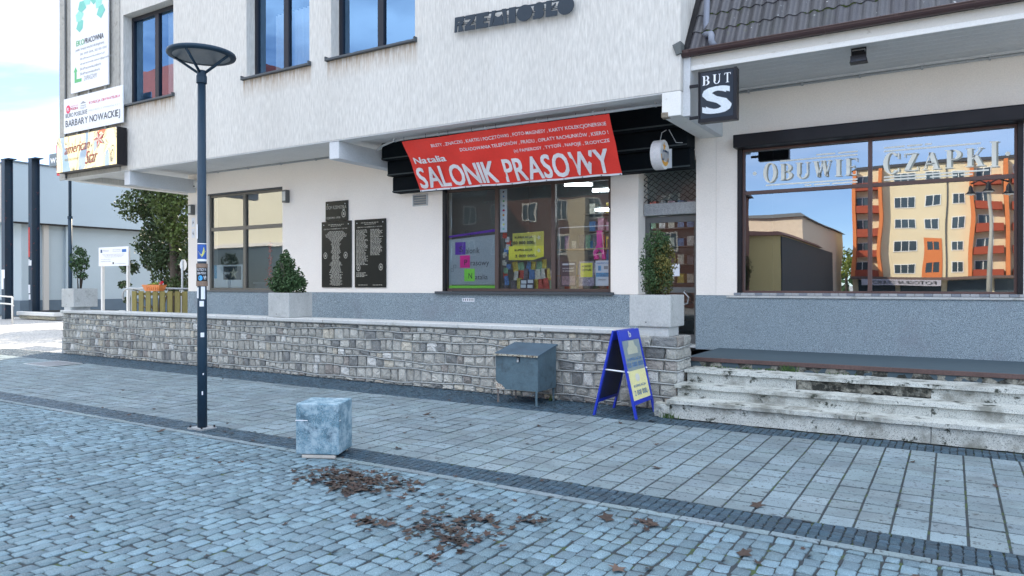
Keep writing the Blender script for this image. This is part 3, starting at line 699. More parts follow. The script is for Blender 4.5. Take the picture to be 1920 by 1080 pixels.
for r_ in range(1, 4):
    for _ in range(120):
        x = g.uniform(-2.95, 1.2)
        if noise.noise(Vector((x * 1.3, r_ * 3, 0))) < -.12: continue
        s_ = r_ * .335 - g.uniform(0, .015); u = ((x + 3.06) % .30) / .31; h = .034 * (0.5 + .5 * math.cos(4 * PI * u + PI)) ** 1.15
        y, z = 9.50 + s_ * cs - (h + .002) * sn, 4.72 + s_ * sn + (h + .002) * cs; q = g.uniform(.012, .03)
        mb.add([(x - q, y, z - q * .5), (x + q, y, z - q * .5), (x + q * .7, y - q * .6, z + q * .4), (x - q * .7, y - q * .6, z + q * .5), (x, y + q, z + q)], [(0, 1, 2, 3), (0, 3, 4), (3, 2, 4), (2, 1, 4)])
part('moss', mb, moss, S, kind='stuff')
part('downpipe', MB().tube([(-2.86, 9.78, 5.6), (-2.86, 9.72, 5.02), (-2.85, 9.66, 4.97), (-2.79, 9.56, 4.93), (-2.72, 9.46, 4.90), (-2.70, 9.43, 4.86), (-2.70, 9.42, 4.80), (-2.69, 9.43, 4.76), (-2.66, 9.45, 4.72)], .042, 10), M('downpipe_brown', (.17, .19, .24), .35), S, smooth=True)
part('verge_flashing', MB().add([(-3.1, 9.45, 4.7), (-3.02, 9.47, 4.76), (-3.02, 11.4, 7.72), (-3.1, 11.4, 7.72)], [(0, 1, 2, 3)]), blackm, S)
fl = thing('flood_lamp', 'small black floodlight mounted under the eaves of the shoe shop', 'floodlight', (-.98, 9.95, 4.5))
part('lamp_body', MB().prism([(-1.10, 4.36), (-.90, 4.36), (-.93, 4.50), (-1.07, 4.50)], 9.85, 9.98), blackm, fl)
part('bracket', MB().box(-1.085, -1.075, 9.89, 9.93, 4.44, 4.543).box(-.925, -.915, 9.89, 9.93, 4.44, 4.543).box(-1.085, -.915, 9.885, 9.935, 4.53, 4.543), blackm, fl)
part('lens', MB().box(-1.09, -.91, 9.84, 9.849, 4.365, 4.44), M('lens_glass', (.05, .05, .06), .1), fl)
# ------------------------------------------------------------------ planters with shrubs
def foliage(blobs, n, size, seed, up=.3, density_edge=.6, elong=1.6):
    g = random.Random(seed); mb = MB(); mb.c = []
    tot = sum(b[3] ** 2 for b in blobs)
    for (cx, cy, cz0, r_, *rest) in blobs:
        sz = rest[0] if rest else 1.0; tn = rest[1] if len(rest) > 1 else (1, 1, 1)
        for _ in range(int(n * r_ ** 2 / tot)):
            while True:
                d_ = Vector((g.gauss(0, 1), g.gauss(0, 1), g.gauss(0, 1)))
                if d_.length > .1: break
            d_.normalize(); rad = r_ * (g.random() ** (1 / 3)) * (1 + .22 * noise.noise(Vector((d_.x * 2 + cx, d_.y * 2 + cy, d_.z * 2 + seed)))) * (1.12 if g.random() < density_edge * .2 else 1)
            p = Vector((cx + d_.x * rad, cy + d_.y * rad, cz0 + d_.z * rad * sz))
            if noise.noise(p * (1.3 / max(r_, .2)) + Vector((seed, 0, 0))) < -.28: continue
            s_ = size * g.uniform(.6, 1.3); a = Vector((g.gauss(0, 1), g.gauss(0, 1), g.gauss(0, 1) + up)).normalized(); b = a.orthogonal().normalized()
            b = (Matrix.Rotation(g.uniform(0, 6.28), 3, a) @ b)
            V = [p - b * s_ * .5 / elong, p + a * s_ * .45 , p + b * s_ * .5 / elong, p - a * s_ * .45]
            mb.add(V, [(0, 1, 2, 3)]); br = g.uniform(.65, 1.4); mb.c += [(tn[0] * br * g.uniform(.92, 1.08), tn[1] * br, tn[2] * br, 1)] * 4
    return mb
leafm = M('leaf_green', (.042, .082, .030), .65, .3, 5, .2, 40, 0, tint=True, spec=.3)
barkm = M('bark', (.06, .05, .04), .9, .3, 20, .3, 80, .8, 60)
soilm = M('soil', (.05, .04, .03), 1, .3, 40, .3, 90, .8, 60)
planters = [(-17.72, -17.19, 1.082, 1.513, 'washed concrete box planter at the far end of the low wall holding a thin shrub'),
            (-10.6, -10.05, 1.012, 1.456, 'washed concrete box planter on the middle of the low wall holding a bushy shrub'),
            (-3.61, -3.05, 1.056, 1.471, 'washed concrete box planter on the stone pier by the door')]
for i, (x0, x1, z0, z1, lb) in enumerate(planters):
    y0, y1 = 8.85, 9.40; p = thing('concrete_planter', lb, 'planter', ((x0 + x1) / 2, 9.12, z0), group='concrete planters along the low wall'); t_ = .06
    mb = MB().bev(x0, x1, y0, y1, z0, z1 - .004, .014, 2)
    part('box', mb, planterm, p)
    part('rim', MB().bev(x0 + .004, x1 - .004, y0 + .004, y0 + t_, z1 - .004, z1 + .0, .0015).bev(x0 + .004, x1 - .004, y1 - t_, y1 - .004, z1 - .004, z1, .0015).bev(x0 + .004, x0 + t_, y0 + t_, y1 - t_, z1 - .004, z1, .0015).bev(x1 - t_, x1 - .004, y0 + t_, y1 - t_, z1 - .004, z1, .0015), planterm, p)
    part('soil', MB().box(x0 + t_, x1 - t_, y0 + t_, y1 - t_, z1 - .0035, z1 - .001), soilm, p)
    part('drain_hole', MB().prism([((x0 + x1) / 2 - .05 + .008 * math.cos(a), z0 + .06 + .008 * math.sin(a)) for a in [PI * k / 4 for k in range(8)]], y0 - .002, y0 + .001), blackm, p)
    if i < 2: part('foot', MB().box(x0 + (.14 if i else .16), x1 - .1, y0 - .02, y1 - .12, .94, z0), capm, p)
def shrub(label, x, y, z, h, blobs, n, size, seed, trunks, up=.5, cat='shrub', tn=(1, 1, 1)):
    s_ = thing('planter_shrub', label, cat, (x, y, z)); g = random.Random(seed)
    for k in range(trunks):
        a = g.uniform(0, 6.28); r_ = g.uniform(.02, .12)
        part('stem', MB().tube([(x + .03 * math.cos(a), y + .03 * math.sin(a), z - .01), (x + r_ * .6 * math.cos(a), y + r_ * .6 * math.sin(a), z + h * .35), (x + r_ * 1.4 * math.cos(a), y + r_ * 1.4 * math.sin(a), z + h * .8)], [.016, .011, .004], 6), barkm, s_, smooth=True)
    part('foliage', foliage(blobs, n, size, seed, up), leafm, s_)
shrub('dense upright thuja with rusty brown patches in the planter by the door', -3.32, 9.12, 1.468, .8,
      [(-3.40, 9.12, 1.62, .14, 1.2, (1.2, .95, .8)), (-3.24, 9.12, 1.62, .13, 1.2, (2.0, 1.0, .8)), (-3.32, 9.12, 1.72, .21, 1.1), (-3.40, 9.13, 1.85, .17, 1.1), (-3.22, 9.1, 1.86, .16, 1.1, (2.6, 1.2, .8)), (-3.22, 9.1, 2.0, .14, 1.1, (2.2, 1.1, .8)), (-3.34, 9.12, 2.02, .19, 1.1), (-3.37, 9.12, 2.16, .14, 1.2), (-3.27, 9.12, 2.19, .12, 1.2)], 12000, .030, 3, 5, 1.2, tn=(1.1, 1, 1))
shrub('dark green bushy conifer leaning right in the middle planter', -10.4, 9.12, 1.452, .7,
      [(-10.60, 9.15, 1.58, .21, .9), (-10.28, 9.12, 1.58, .25, .9), (-10.74, 9.14, 1.62, .15), (-10.44, 9.12, 1.76, .25), (-10.20, 9.1, 1.70, .19), (-10.02, 9.08, 1.62, .12, .8), (-10.50, 9.12, 1.93, .15), (-10.38, 9.12, 1.98, .14), (-10.46, 9.12, 2.10, .09), (-10.44, 9.12, 2.2, .045)], 6000, .050, 5, 6, .6)
shrub('thin spindly young shrub in the planter at the far end of the wall', -17.45, 9.12, 1.51, .75,
      [(-17.62, 9.12, 2.02, .14), (-17.38, 9.12, 2.06, .17), (-17.5, 9.12, 2.24, .2), (-17.36, 9.1, 2.36, .12), (-17.55, 9.12, 2.42, .1), (-17.25, 9.12, 2.22, .13), (-17.75, 9.12, 2.1, .09), (-17.45, 9.12, 1.86, .13), (-17.3, 9.15, 1.8, .08)], 1500, .06, 8, 5, .4, tn=(1, 1, 1))

# ------------------------------------------------------------------ street lamp in front
L = thing('street_lamp', 'tall slim dark blue lamp post with a flat disc head and stickers round its pole', 'street lamp', (-7.13, 5.046, 0))
lx, ly = -7.13, 5.046
part('pole', MB().tube([(lx, ly, .0), (lx, ly, 1.1), (lx, ly, 3.86)], [.052, .052, .043], 20), steelb, L, smooth=True)
part('collar', MB().tube([(lx, ly, 3.84), (lx, ly, 3.92), (lx, ly, 3.925), (lx, ly, 3.98)], [.056, .056, .05, .046], 20), steelb, L, smooth=False)
part('base_plate', MB().bev(lx - .12, lx + .12, ly - .1, ly + .1, -.004, .014, .003, sub=.05, amp=.006), M('rough_cement', (.3, .32, .33), .95, .2, 20, .2, 80, .8, 60), L)
for dx, dy in ((-.1, -.08), (.1, -.08), (.1, .08), (-.1, .08)): part('bolt', MB().tube([(lx + dx, ly + dy, .01), (lx + dx, ly + dy, .035)], .011, 6), blackm, L)
dz = 4.155; hd = part('disc', MB().lathe([(0, .05), (.25, .045), (.355, .02), (.362, .0), (.355, -.018), (.30, -.022)], 48, (lx, ly, dz)), steelb, L, smooth=True)
part('diffuser', MB().lathe([(.30, -.018), (.15, -.012), (0.0, -.010)], 48, (lx, ly, dz)), M('frosted_plate', (.16, .18, .20), .35), hd, smooth=True)
for k in range(4):
    a = R(25 + 90 * k); part('arm', MB().tube([(lx + .03 * math.cos(a), ly + .03 * math.sin(a), 3.95), (lx + .31 * math.cos(a), ly + .31 * math.sin(a), dz - .02)], .015, 8), steelb, L, smooth=True)
def wrap(z0, z1, a0, a1, r_=.0535, n=10):
    mb = MB()
    for k in range(n + 1):
        a = a0 + (a1 - a0) * k / n
        for z in (z0, z1): mb.v.append((lx + r_ * math.cos(a), ly + r_ * math.sin(a), z))
    mb.f = [(2 * k, 2 * k + 2, 2 * k + 3, 2 * k + 1) for k in range(n)]; return mb
c0 = math.atan2(-ly, -lx)       # direction from the pole towards the viewer
blue = M('sticker_blue', (.02, .09, .36), .5); yel = M('sticker_yellow', (.75, .72, .12), .5); brownt = M('tape_brown', (.22, .15, .11), .7, .3, 40)
part('sticker', wrap(1.885, 2.045, c0 - 1.1, c0 + 1.1), blue, L, label='blue sticker with a yellow scallop shell')
for k in range(9):
    a = c0 - .75 + k * .18; part('shell_ray', MB().add([(lx + .0545 * math.cos(c0 + .35), ly + .0545 * math.sin(c0 + .35), 2.02)] + [(lx + .0545 * math.cos(b), ly + .0545 * math.sin(b), z) for b, z in ((a - .06, 1.91 + abs(k - 4) * .014), (a + .06, 1.905 + abs(k - 4) * .014))], [(0, 1, 2)]), yel, L)
part('sticker', wrap(2.05, 2.06, c0 - 1.1, c0 + 1.1, .054), whites, L); part('sticker', wrap(1.86, 1.885, c0 - 1.1, c0 + 1.1, .054), whites, L)
part('paper_band', wrap(1.62, 1.83, c0 - 1.4, c0 + 1.4, .058), blackm, L)
for z0, z1 in ((1.79, 1.835), (1.585, 1.64)): part('tape', wrap(z0, z1, c0 - 1.5, c0 + 1.5, .060, 12), brownt, L)
cyl = lambda r_, z0: (lambda p: (lx + r_ * math.cos(c0 + p[0]), ly + r_ * math.sin(c0 + p[0]), p[2]))
part('lettering', text_mb('KUTSCY KI', -.95, .8, 1.755, 1.782, 0, .02, fn=cyl(.0595, 0)), whites, L)
part('lettering', text_mb('BABA POCHO', -.95, .8, 1.715, 1.742, 0, .02, fn=cyl(.0595, 0)), whites, L)
part('lettering', text_mb('V9', .25, .8, 1.655, 1.70, 0, .02, fn=cyl(.0595, 0)), whites, L)
part('logo_disc', MB().add([(lx + .0592 * math.cos(c0 - .3 + .4 * math.cos(t)), ly + .0592 * math.sin(c0 - .3 + .4 * math.cos(t)), 1.675 + .03 * math.sin(t)) for t in [2 * PI * k / 14 for k in range(14)]], [tuple(range(14))]), M('sticker_cyan', (.05, .35, .7), .5), L)
for z0, z1, a0, a1 in ((2.11, 2.27, -1.6, -.9), (1.36, 1.42, -.5, .35), (1.44, 1.58, -.2, .6), (1.45, 1.57, -1.2, -.7), (1.02, 1.07, -.3, .4), (.38, .42, -.1, .15), (.6, .62, .1, .3)):
    part('sticker', wrap(z0, z1, c0 + a0, c0 + a1, .0545), whites, L)

# ------------------------------------------------------------------ concrete cube
ang = math.atan2(.17, .39)
cb = thing('concrete_cube', 'chipped blue and white painted concrete cube seat standing on the cobbled square', 'seat block', (-5.065, 4.887, 0), (0, 0, ang + R(1.5)))
paint = M('worn_blue_paint', (.12, .23, .30), .8, .3, 9, .3, 90, .9, 90, .004, specks=[(120, .56, .66, (.34, .42, .46)), (150, .62, .7, (.05, .08, .10))], wear=(9, .46, .60, (.30, .40, .46)), grime=(5, .56, .66, (.05, .10, .14)))
part('block', MB().bev(-.205, .205, -.19, .19, .035, .505, .018, 3), paint, cb, smooth=False)
part('block_seam', MB().box(-.206, -.09, -.1925, -.1905, .345, .353).box(.2055, .2075, -.17, -.13, .345, .352), whites, cb)
part('steel_base', MB().bev(-.15, .17, -.185, -.15, 0, .032, .008, 2).bev(-.15, .17, .14, .17, 0, .032, .008), M('rusty_white_steel', (.45, .42, .38), .6, .2, 20, wear=(20, .6, .7, (.12, .08, .06))), cb)
part('base_shade_fill', MB().box(-.14, .16, -.149, .139, .0, .03), blackm, cb)  # black fill drawn in for the shade beneath the cube

# ------------------------------------------------------------------ grit bin
bn = thing('grit_bin', 'dark grey metal grit bin with a sloping lid and rusty legs against the stone wall', 'bin', (-4.98, 8.5, 0))
binm = M('bin_paint', (.075, .125, .155), .5, .22, 5, .12, 50, .3, 60, grime=(6, .55, .7, (.045, .07, .085)), wear=(22, .69, .73, (.28, .2, .14)))
binl = M('bin_lid', (.06, .10, .135), .5, .25, 5, .12, 50, .2, 60)
x0, x1, y0, y1 = -5.30, -4.645, 8.25, 8.76
part('body', MB().prism([(y0, .19), (y1, .19), (y1, .755), (y0, .645)], x0, x1, 'x'), binm, bn)
part('lid', MB().prism([(y0 - .025, .648), (y1 + .02, .765), (y1 + .02, .785), (y0 - .025, .668)], x0 - .02, x1 + .015, 'x'), binl, bn)
part('lid_edge', MB().bev(x0 - .02, x1 + .015, y0 - .031, y0 - .026, .642, .668, .002), M('peeling_edge', (.42, .40, .32), .7, .3, 30, wear=(40, .5, .56, (.1, .07, .05))), bn)
hs = part('hasp', MB().bev(-4.965, -4.92, y0 - .012, y0 - .001, .575, .645, .003), blackm, bn); part('padlock', MB().bev(-4.955, -4.928, y0 - .028, y0 - .013, .565, .60, .004).tube([(-4.95, y0 - .02, .60), (-4.95, y0 - .02, .62), (-4.933, y0 - .02, .62), (-4.933, y0 - .02, .60)], .003, 5), galv, bn)
rust = M('rusted_leg', (.10, .10, .10), .7, .3, 20, wear=(25, .5, .6, (.16, .09, .06)))
for lx_, ly_ in ((x0 + .015, y0 + .01), (x1 - .035, y0 - .003), (x1 - .035, y1 - .04), (x0 + .015, y1 - .04)):
    part('leg', MB().box(lx_, lx_ + .03, ly_, ly_ + .004, 0, .22).box(lx_, lx_ + .004, ly_ + .0041, ly_ + .03, 0, .22), rust if lx_ < -5 else binm, bn)
part('rust_patch', MB().add([(x0 + .0, y0 - .002, .30), (x0 + .045, y0 - .002, .26), (x0 + .09, y0 - .002, .25), (x0 + .15, y0 - .002, .20), (x0 + .13, y0 - .002, .192), (x0, y0 - .002, .192)], [(0, 1, 2, 3, 4, 5)]), M('bare_rust', (.30, .22, .17), .9, .4, 30, wear=(60, .5, .55, (.6, .58, .5))), bn)

# ------------------------------------------------------------------ A-board
ab = thing('a_board', 'blue folding pavement sign with grey and yellow lottery posters beside the steps', 'sandwich board', (-3.47, 8.41, 0))
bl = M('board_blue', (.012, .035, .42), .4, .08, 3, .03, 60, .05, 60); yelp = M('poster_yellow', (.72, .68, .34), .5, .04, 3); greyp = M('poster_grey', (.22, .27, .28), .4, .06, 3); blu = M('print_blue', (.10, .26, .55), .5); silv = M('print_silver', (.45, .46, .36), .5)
def lean(sgn):
    """maps (u along the board, offset outwards, height along the board) to the world"""
    bx, tx = (-3.205, -3.44) if sgn > 0 else (-3.755, -3.50)
    def f(p):
        u, o_, h = p; k = h / 1.06
        return (bx + (tx - bx) * k + sgn * (-o_), 8.06 + u, h * .985)
    return f
def boxm(mb0, f): mb0.v = [f(v) for v in mb0.v]; return mb0
for sgn in (1, -1):
    f = lean(sgn); o_ = 0
    fr = MB().box(0, .04, -.012, .012, 0, 1.06).box(.61, .65, -.012, .012, 0, 1.06).box(.04, .61, -.012, .012, .16, .20).box(.04, .61, -.012, .012, .94, 1.06)
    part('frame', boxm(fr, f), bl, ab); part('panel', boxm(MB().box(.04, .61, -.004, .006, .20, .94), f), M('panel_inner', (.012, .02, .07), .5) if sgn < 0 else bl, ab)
f = lean(1); q = lambda u0, u1, h0, h1, o_=-.0135: boxm(MB().add([(u0, o_, h0), (u1, o_, h0), (u1, o_, h1), (u0, o_, h1)], [(0, 1, 2, 3)]), f)
part('poster', q(.05, .60, .21, .56, -.0075), yelp, ab); part('poster', q(.05, .60, .56, .93, -.0075), greyp, ab)
ft = lambda p: f((p[0], -.009, p[2]))
for s_, u0, u1, h0, h1, mm in (('KUMULACJA', .10, .56, .67, .715, blu), ('150 000 000', .07, .58, .60, .66, blu), ('KUMULACJA', .14, .52, .35, .39, blu), ('2 000 000,-', .12, .56, .25, .325, blu)):
    part('lettering', text_mb(s_, u0, u1, h0, h1, 0, .03, fn=ft), mm, ab)
part('emblem', boxm(MB().add([(a, -.009, b) for a, b in ((.16, .76), (.48, .76), (.48, .83), (.42, .86), (.40, .92), (.24, .92), (.22, .86), (.16, .83))], [tuple(range(8))]), f), silv, ab)
part('emblem', boxm(MB().add([(.3 + .07 * math.cos(t), -.009, .47 + .05 * math.sin(t * 1.0)) for t in [2 * PI * k / 9 for k in range(9)]], [tuple(range(9))]), f), M('print_pale', (.6, .6, .55), .5), ab)
fh = lambda p: f((p[0], -.0145, p[2]))
part('logo', text_mb('b', .28, .36, .965, 1.045, 0, .05, fn=fh), whites, ab)
part('brace', MB().tube([(-3.64, 8.085, .57), (-3.30, 8.085, .55)], .010, 8), whites, ab, smooth=True)
part('brace', MB().tube([(-3.64, 8.69, .57), (-3.30, 8.69, .55)], .010, 8), whites, ab, smooth=True)

# ------------------------------------------------------------------ banner
bth = math.atan2(.5, .82); bw_, bh_ = 3.87, .96
bn_ = thing('banner', 'long red newsagent banner with white lettering hung above the kiosk window', 'banner', (-8.12, 10.15, 3.26), (bth, 0, 0))
def crease(x, z): return .012 * math.sin(x * 2.3 + z * 3.5) + .009 * math.sin(x * 6.1 - z * 7) + .005 * math.sin(x * 15 + z * 13) + .010 * math.sin(z * 5 + x)
def bf(p): return (p[0], p[1] + crease(p[0], p[2]), p[2])
mb = MB(); nx, nz_ = 100, 26
for j in range(nz_ + 1):
    for i in range(nx + 1): mb.v.append(bf((bw_ * i / nx, 0, .03 + (bh_ - .03) * j / nz_)))
mb.f = [(j * (nx + 1) + i, j * (nx + 1) + i + 1, (j + 1) * (nx + 1) + i + 1, (j + 1) * (nx + 1) + i) for j in range(nz_) for i in range(nx)]
part('cloth', mb, redp, bn_, smooth=True)
mb = MB(); mb.v = [bf((bw_ * i / nx, 0, z)) for z in (0, .03) for i in range(nx + 1)]; mb.f = [(i, i + 1, i + nx + 2, i + nx + 1) for i in range(nx)]
part('hem', mb, whites, bn_, smooth=True)
bt = lambda s, x0, x1, z0, z1, b: part('lettering', text_mb(s, x0, x1, z0 * bh_, z1 * bh_, -.006, b, fn=bf), M('banner_white', (.72, .70, .72), .6), bn_)
bt('BILETY , ZNACZKI , KARTKI I POCZTÓWKI , FOTO-MAGNESY , KARTY KOLEKCJONERSKIE', .59, 3.80, .815, .905, .006)
bt('DOŁADOWANIA TELEFONÓW , PRĄDU , OPŁATY RACHUNKÓW , KSERO !', 1.13, 3.80, .675, .765, .006)
bt('(e) PAPIEROSY , TYTOŃ , NAPOJE , SŁODYCZE', 2.13, 3.79, .545, .635, .006)
bt('Natalia', .09, .79, .545, .67, .028); bt('SALONIK', .05, 1.70, .055, .47, .028); bt('PRASOWY', 1.85, 3.72, .05, .47, .028)
for k in range(13): part('eyelet', MB().tube([(.03 + k * .3175, -.004 + crease(.03 + k * .3175, .015), .015), (.03 + k * .3175, -.010 + crease(.03 + k * .3175, .015), .015)], .009, 8), blackm, bn_)
for k in range(9): part('tie', MB().tube([(.05 + k * .47, crease(.05 + k * .47, .95), .95), (.055 + k * .47, -.01, 1.0), (.05 + k * .47, .02, 1.03)], .004, 5), blackm, bn_)

# ------------------------------------------------------------------ round lottery sign
lo = thing('round_sign', 'round white lightbox sign with orange swirl and blue letters beside the door', 'sign', (-3.62, 10.72, 3.5))
# a disc whose axis runs along the wall, fixed to the awning end
ccx, ccy, ccz, rr = -3.66, 10.15, 3.50, .215
orange = M('sign_orange', (.75, .36, .02), .4); sblue = M('sign_blue', (.02, .16, .5), .4); signw = M('sign_white', (.74, .75, .76), .4, .04, 4)
def disc(x0, x1, r_, n=36, mb=None, cx=None): return (mb or MB()).prism([(ccy + r_ * math.cos(2 * PI * k / n), ccz + r_ * math.sin(2 * PI * k / n)) for k in range(n)], x0, x1, 'x')
part('drum', disc(ccx - .07, ccx + .07, rr), M('drum_grey', (.58, .57, .58), .5, .1, 9, grime=(9, .62, .72, (.35, .32, .28))), lo)
for sg in (1, -1): part('face', disc(ccx + sg * .0705, ccx + sg * .075, rr * .985), signw, lo)
def facex(pl, mm, sg=1, nm='emblem'): part(nm, MB().add([(ccx + sg * .0765, ccy + u * rr, ccz + v * rr) for u, v in pl], [tuple(range(len(pl)))]), mm, lo)
for sg in (1, -1):
    sw = [(-.78 * math.cos(t) * 1.0, -.78 * math.sin(t)) for t in [0.1 + 2.7 * k / 16 for k in range(17)]]
    swi = [(-.62 * math.cos(t) - .02 * 1, -.55 * math.sin(t) + .05) for t in [0.1 + 2.7 * k / 16 for k in range(17)]]
    for k in range(16): facex([sw[k], sw[k + 1], swi[k + 1], swi[k]], orange, sg)
    stp5 = [((.34 if k % 2 == 0 else .14) * math.cos(PI / 2 + k * PI / 5) - .15, (.34 if k % 2 == 0 else .14) * math.sin(PI / 2 + k * PI / 5) + .52) for k in range(10)]
    for k in range(10): facex([(-.15, .52), stp5[k], stp5[(k + 1) % 10]], orange, sg)
for s0 in (1,):
    part('lettering', text_mb('LOTTO', ccy - .14, ccy + .16, ccz - .1, ccz + .07, 0, .03, fn=lambda p: (ccx + .0775, p[0], p[2])), sblue, lo)
part('bracket', MB().box(ccx - .01, ccx + .01, ccy + rr - .01, 10.52, ccz - .12, ccz + .13), whites, lo); part('bracket_plate', MB().box(ccx - .05, ccx + .05, 10.52, 10.524, ccz - .14, ccz + .15), whites, lo)
part('cable', MB().tube([(ccx, ccy, ccz + .21), (ccx + .02, ccy + .02, ccz + .33), (ccx + .06, ccy + .1, ccz + .38)], .006, 6).tube([(ccx + .1, ccy + .1, ccz + .38), (ccx + .14, ccy + .3, ccz + .22), (ccx + .22, ccy + .36, ccz + .22)], .006, 6), pipew, lo)

# ------------------------------------------------------------------ BUT S sign
bs = thing('projecting_shop_sign', 'upright black glass box sign reading BUT S hanging under the eaves', 'sign', (-2.6, 9.42, 4.05))
x0, x1, z0, z1, y_ = -2.865, -2.365, 3.73, 4.40, 9.40
part('case', MB().bev(x0, x1, y_ + .004, y_ + .12, z0, z1, .006), blackm, bs)
part('glass_face', MB().quadxz(x0 + .03, x1 - .045, z0 + .05, z1 - .02, y_ + .002), M('dark_sign_glass', (.012, .014, .018), .05, .1, 2, 0, 60, 0, spec=.45), bs)
part('frame_bar', MB().box(x0, x1, y_ - .012, y_ + .003, z0, z0 + .03).box(x1 - .035, x1, y_ - .012, y_ + .003, z0 + .03, z1).box(x0, x0 + .018, y_ - .012, y_ + .003, z0 + .03, z1), blackm, bs)
part('lettering', serif_mb('BUT', x0 + .055, x1 - .075, z1 - .185, z1 - .06, y_ - .002, gap=.3), whites, bs)
part('letter_s', text_mb('S', x0 + .05, x1 - .065, z0 + .10, z0 + .455, y_ - .002, .034), M('frosted_white', (.55, .6, .64), .35), bs)
part('bracket', MB().bev(-3.0, -2.866, 9.44, 9.47, 4.22, 4.26, .004), blackm, bs); part('bracket', MB().bev(-3.0, -2.866, 9.44, 9.47, 3.80, 3.84, .004), blackm, bs)

# ------------------------------------------------------------------ RZEMIOSŁO letters
rz = thing('wall_lettering', 'dark steel cut-out letters fixed along a rail high on the roughcast wall', 'lettering', (-6.77, 9.30, 5.60), (0, R(2.6), 0))
tealm = M('letter_steel', (.008, .020, .034), .5, .15, 4, .05, 60, .1)
def letter(polys, x0, x1):
    mb = MB()
    for k, pl in enumerate(polys): mb.prism([(x0 + a * (x1 - x0), b * .235) for a, b in pl], -.012 - .0006 * k, .0 + .0004 * k)
    part('letter', mb, tealm, rz)
ci = lambda cx, cy, rx, ry, n=24, a0=0, a1=2 * PI: [(cx + rx * math.cos(a0 + (a1 - a0) * k / n), cy + ry * math.sin(a0 + (a1 - a0) * k / n)) for k in range(n if a1 - a0 > 6.2 else n + 1)]
rcx = lambda a, b, c, d_: [(a, c), (b, c), (b, d_), (a, d_)]
sp = [(.02, .20), (.22, .41), (.43, .66), (.68, 1.01), (1.03, 1.15), (1.17, 1.44), (1.46, 1.64), (1.66, 1.86), (1.86, 2.13)]
letter([rcx(0, .3, 0, 1), rcx(.3, 1, .66, 1), [(.3, .6), (.8, .66), (1, .6), (.7, .45), (.3, .45)], [(.42, .5), (.75, .45), (1, 0), (.42, 0)], rcx(.3, .9, .45, .6)], *sp[0])
letter([rcx(0, 1, .72, 1), [(.6, .72), (1, .72), (.5, .30), (0, .30)], rcx(0, 1, 0, .30)], *sp[1])
letter([rcx(0, .62, 0, 1), rcx(.62, 1, .74, 1), rcx(.62, .85, .42, .62), rcx(.62, 1, 0, .28)], *sp[2])
letter([[(0, 0), (.16, 0), (.34, 1), (.12, 1)], [(.84, 0), (1, 0), (.9, 1), (.66, 1)], [(.2, 0), (.8, 0), (.68, .68), (.5, .5), (.3, .68)]], *sp[3])
letter([rcx(0, 1, 0, 1)], *sp[4]); letter([ci(.5, .5, .5, .52)], *sp[5])
letter([ci(.5, .7, .5, .32), ci(.55, .28, .45, .3), rcx(0, .6, .0, .22)], *sp[6])
letter([rcx(.05, .5, 0, 1), rcx(.5, 1, 0, .32), [(.5, .45), (.85, .66), (.85, .8), (.5, .6)]], *sp[7]); letter([ci(.5, .5, .5, .54)], *sp[8])
part('rail', MB().box(.02, 2.12, .004, .012, .205, .232), tealm, rz); part('rail', MB().box(.02, 2.12, .004, .010, .10, .112), tealm, rz); part('rail', MB().box(.02, 2.12, .004, .010, .125, .135), tealm, rz)
for k in range(5): part('spacer', MB().tube([(.1 + k * .48, .0, .22), (.1 + k * .48, .08, .22)], .006, 6), galv, rz)

# ------------------------------------------------------------------ signs at the left end of the facade
def board(name, label, x0, x1, z0, z1, y, th, mm):
    t_ = thing(name, label, 'sign', ((x0 + x1) / 2, y, z0)); part('panel', MB().bev(x0, x1, y, y + th, z0, z1, .002), mm, t_); return t_
grn = M('print_green', (.10, .42, .16), .5); teal = M('print_teal', (.28, .62, .52), .5); pk = M('print_red', (.62, .03, .10), .5)
yp = 9.27
t_ = board('office_sign', 'tall white sign with a green leaf wreath and green arrow, uppermost on the corner', -18.10, -16.5, 6.19, 8.9, yp, .03, whites)
for k in range(7):
    a = R(200 - 33 * k); cx_, cz__ = -17.25 + .48 * math.cos(a), 7.9 + .42 * math.sin(a); part('wreath_leaf', MB().add([(cx_ + .2 * math.cos(a + b) * (1 if j % 2 else .8), yp - .003 - .0004 * k, cz__ + .16 * math.sin(a + b)) for j, b in enumerate((0, 1.2, 2.2, 3.4, 4.6))], [(0, 1, 2, 3, 4)]), teal if k % 2 else M('print_teal_dark', (.16, .5, .42), .5), t_)
tx = lambda s, a, b, c, d_, mm, bo=.0, y=None: part('lettering', text_mb(s, a, b, c, d_, (yp if y is None else y) - .003, bo), mm, t_)
tx('EKO', -17.85, -17.50, 7.28, 7.41, grn, .02); tx('PRACOWNIA', -17.48, -16.68, 7.28, 7.41, inkd, .02); tx('punkt kreatywności ekologicznej', -17.88, -16.66, 7.14, 7.23, inkg, .01)
for k, s_ in enumerate(('512 099 004, 512 135 020', 'EkoPracownia.zebort.pl', 'ekopracownia.zebort@gmail.com', 'EkoPracownia.zebork', 'EkoPracowniazebork')): tx(s_, -17.68, -17.68 + .047 * len(s_), 7.03 - k * .115, 7.09 - k * .115, inkg, .01)
part('arrow', MB().add([(-17.93, yp - .003, 6.42), (-17.62, yp - .003, 6.42), (-17.62, yp - .003, 6.5), (-17.84, yp - .003, 6.5), (-17.84, yp - .003, 6.68), (-17.80, yp - .003, 6.68), (-17.885, yp - .003, 6.8), (-17.97, yp - .003, 6.68), (-17.93, yp - .003, 6.68)], [tuple(range(9))]), grn, t_)
tx('ZAPRASZAMY', -17.52, -16.95, 6.42, 6.53, inkg)
for x in (-17.9, -17.4, -16.7): part('batten', MB().box(x - .03, x + .03, yp + .035, 9.35, 5.2, 8.9), concrete, t_)
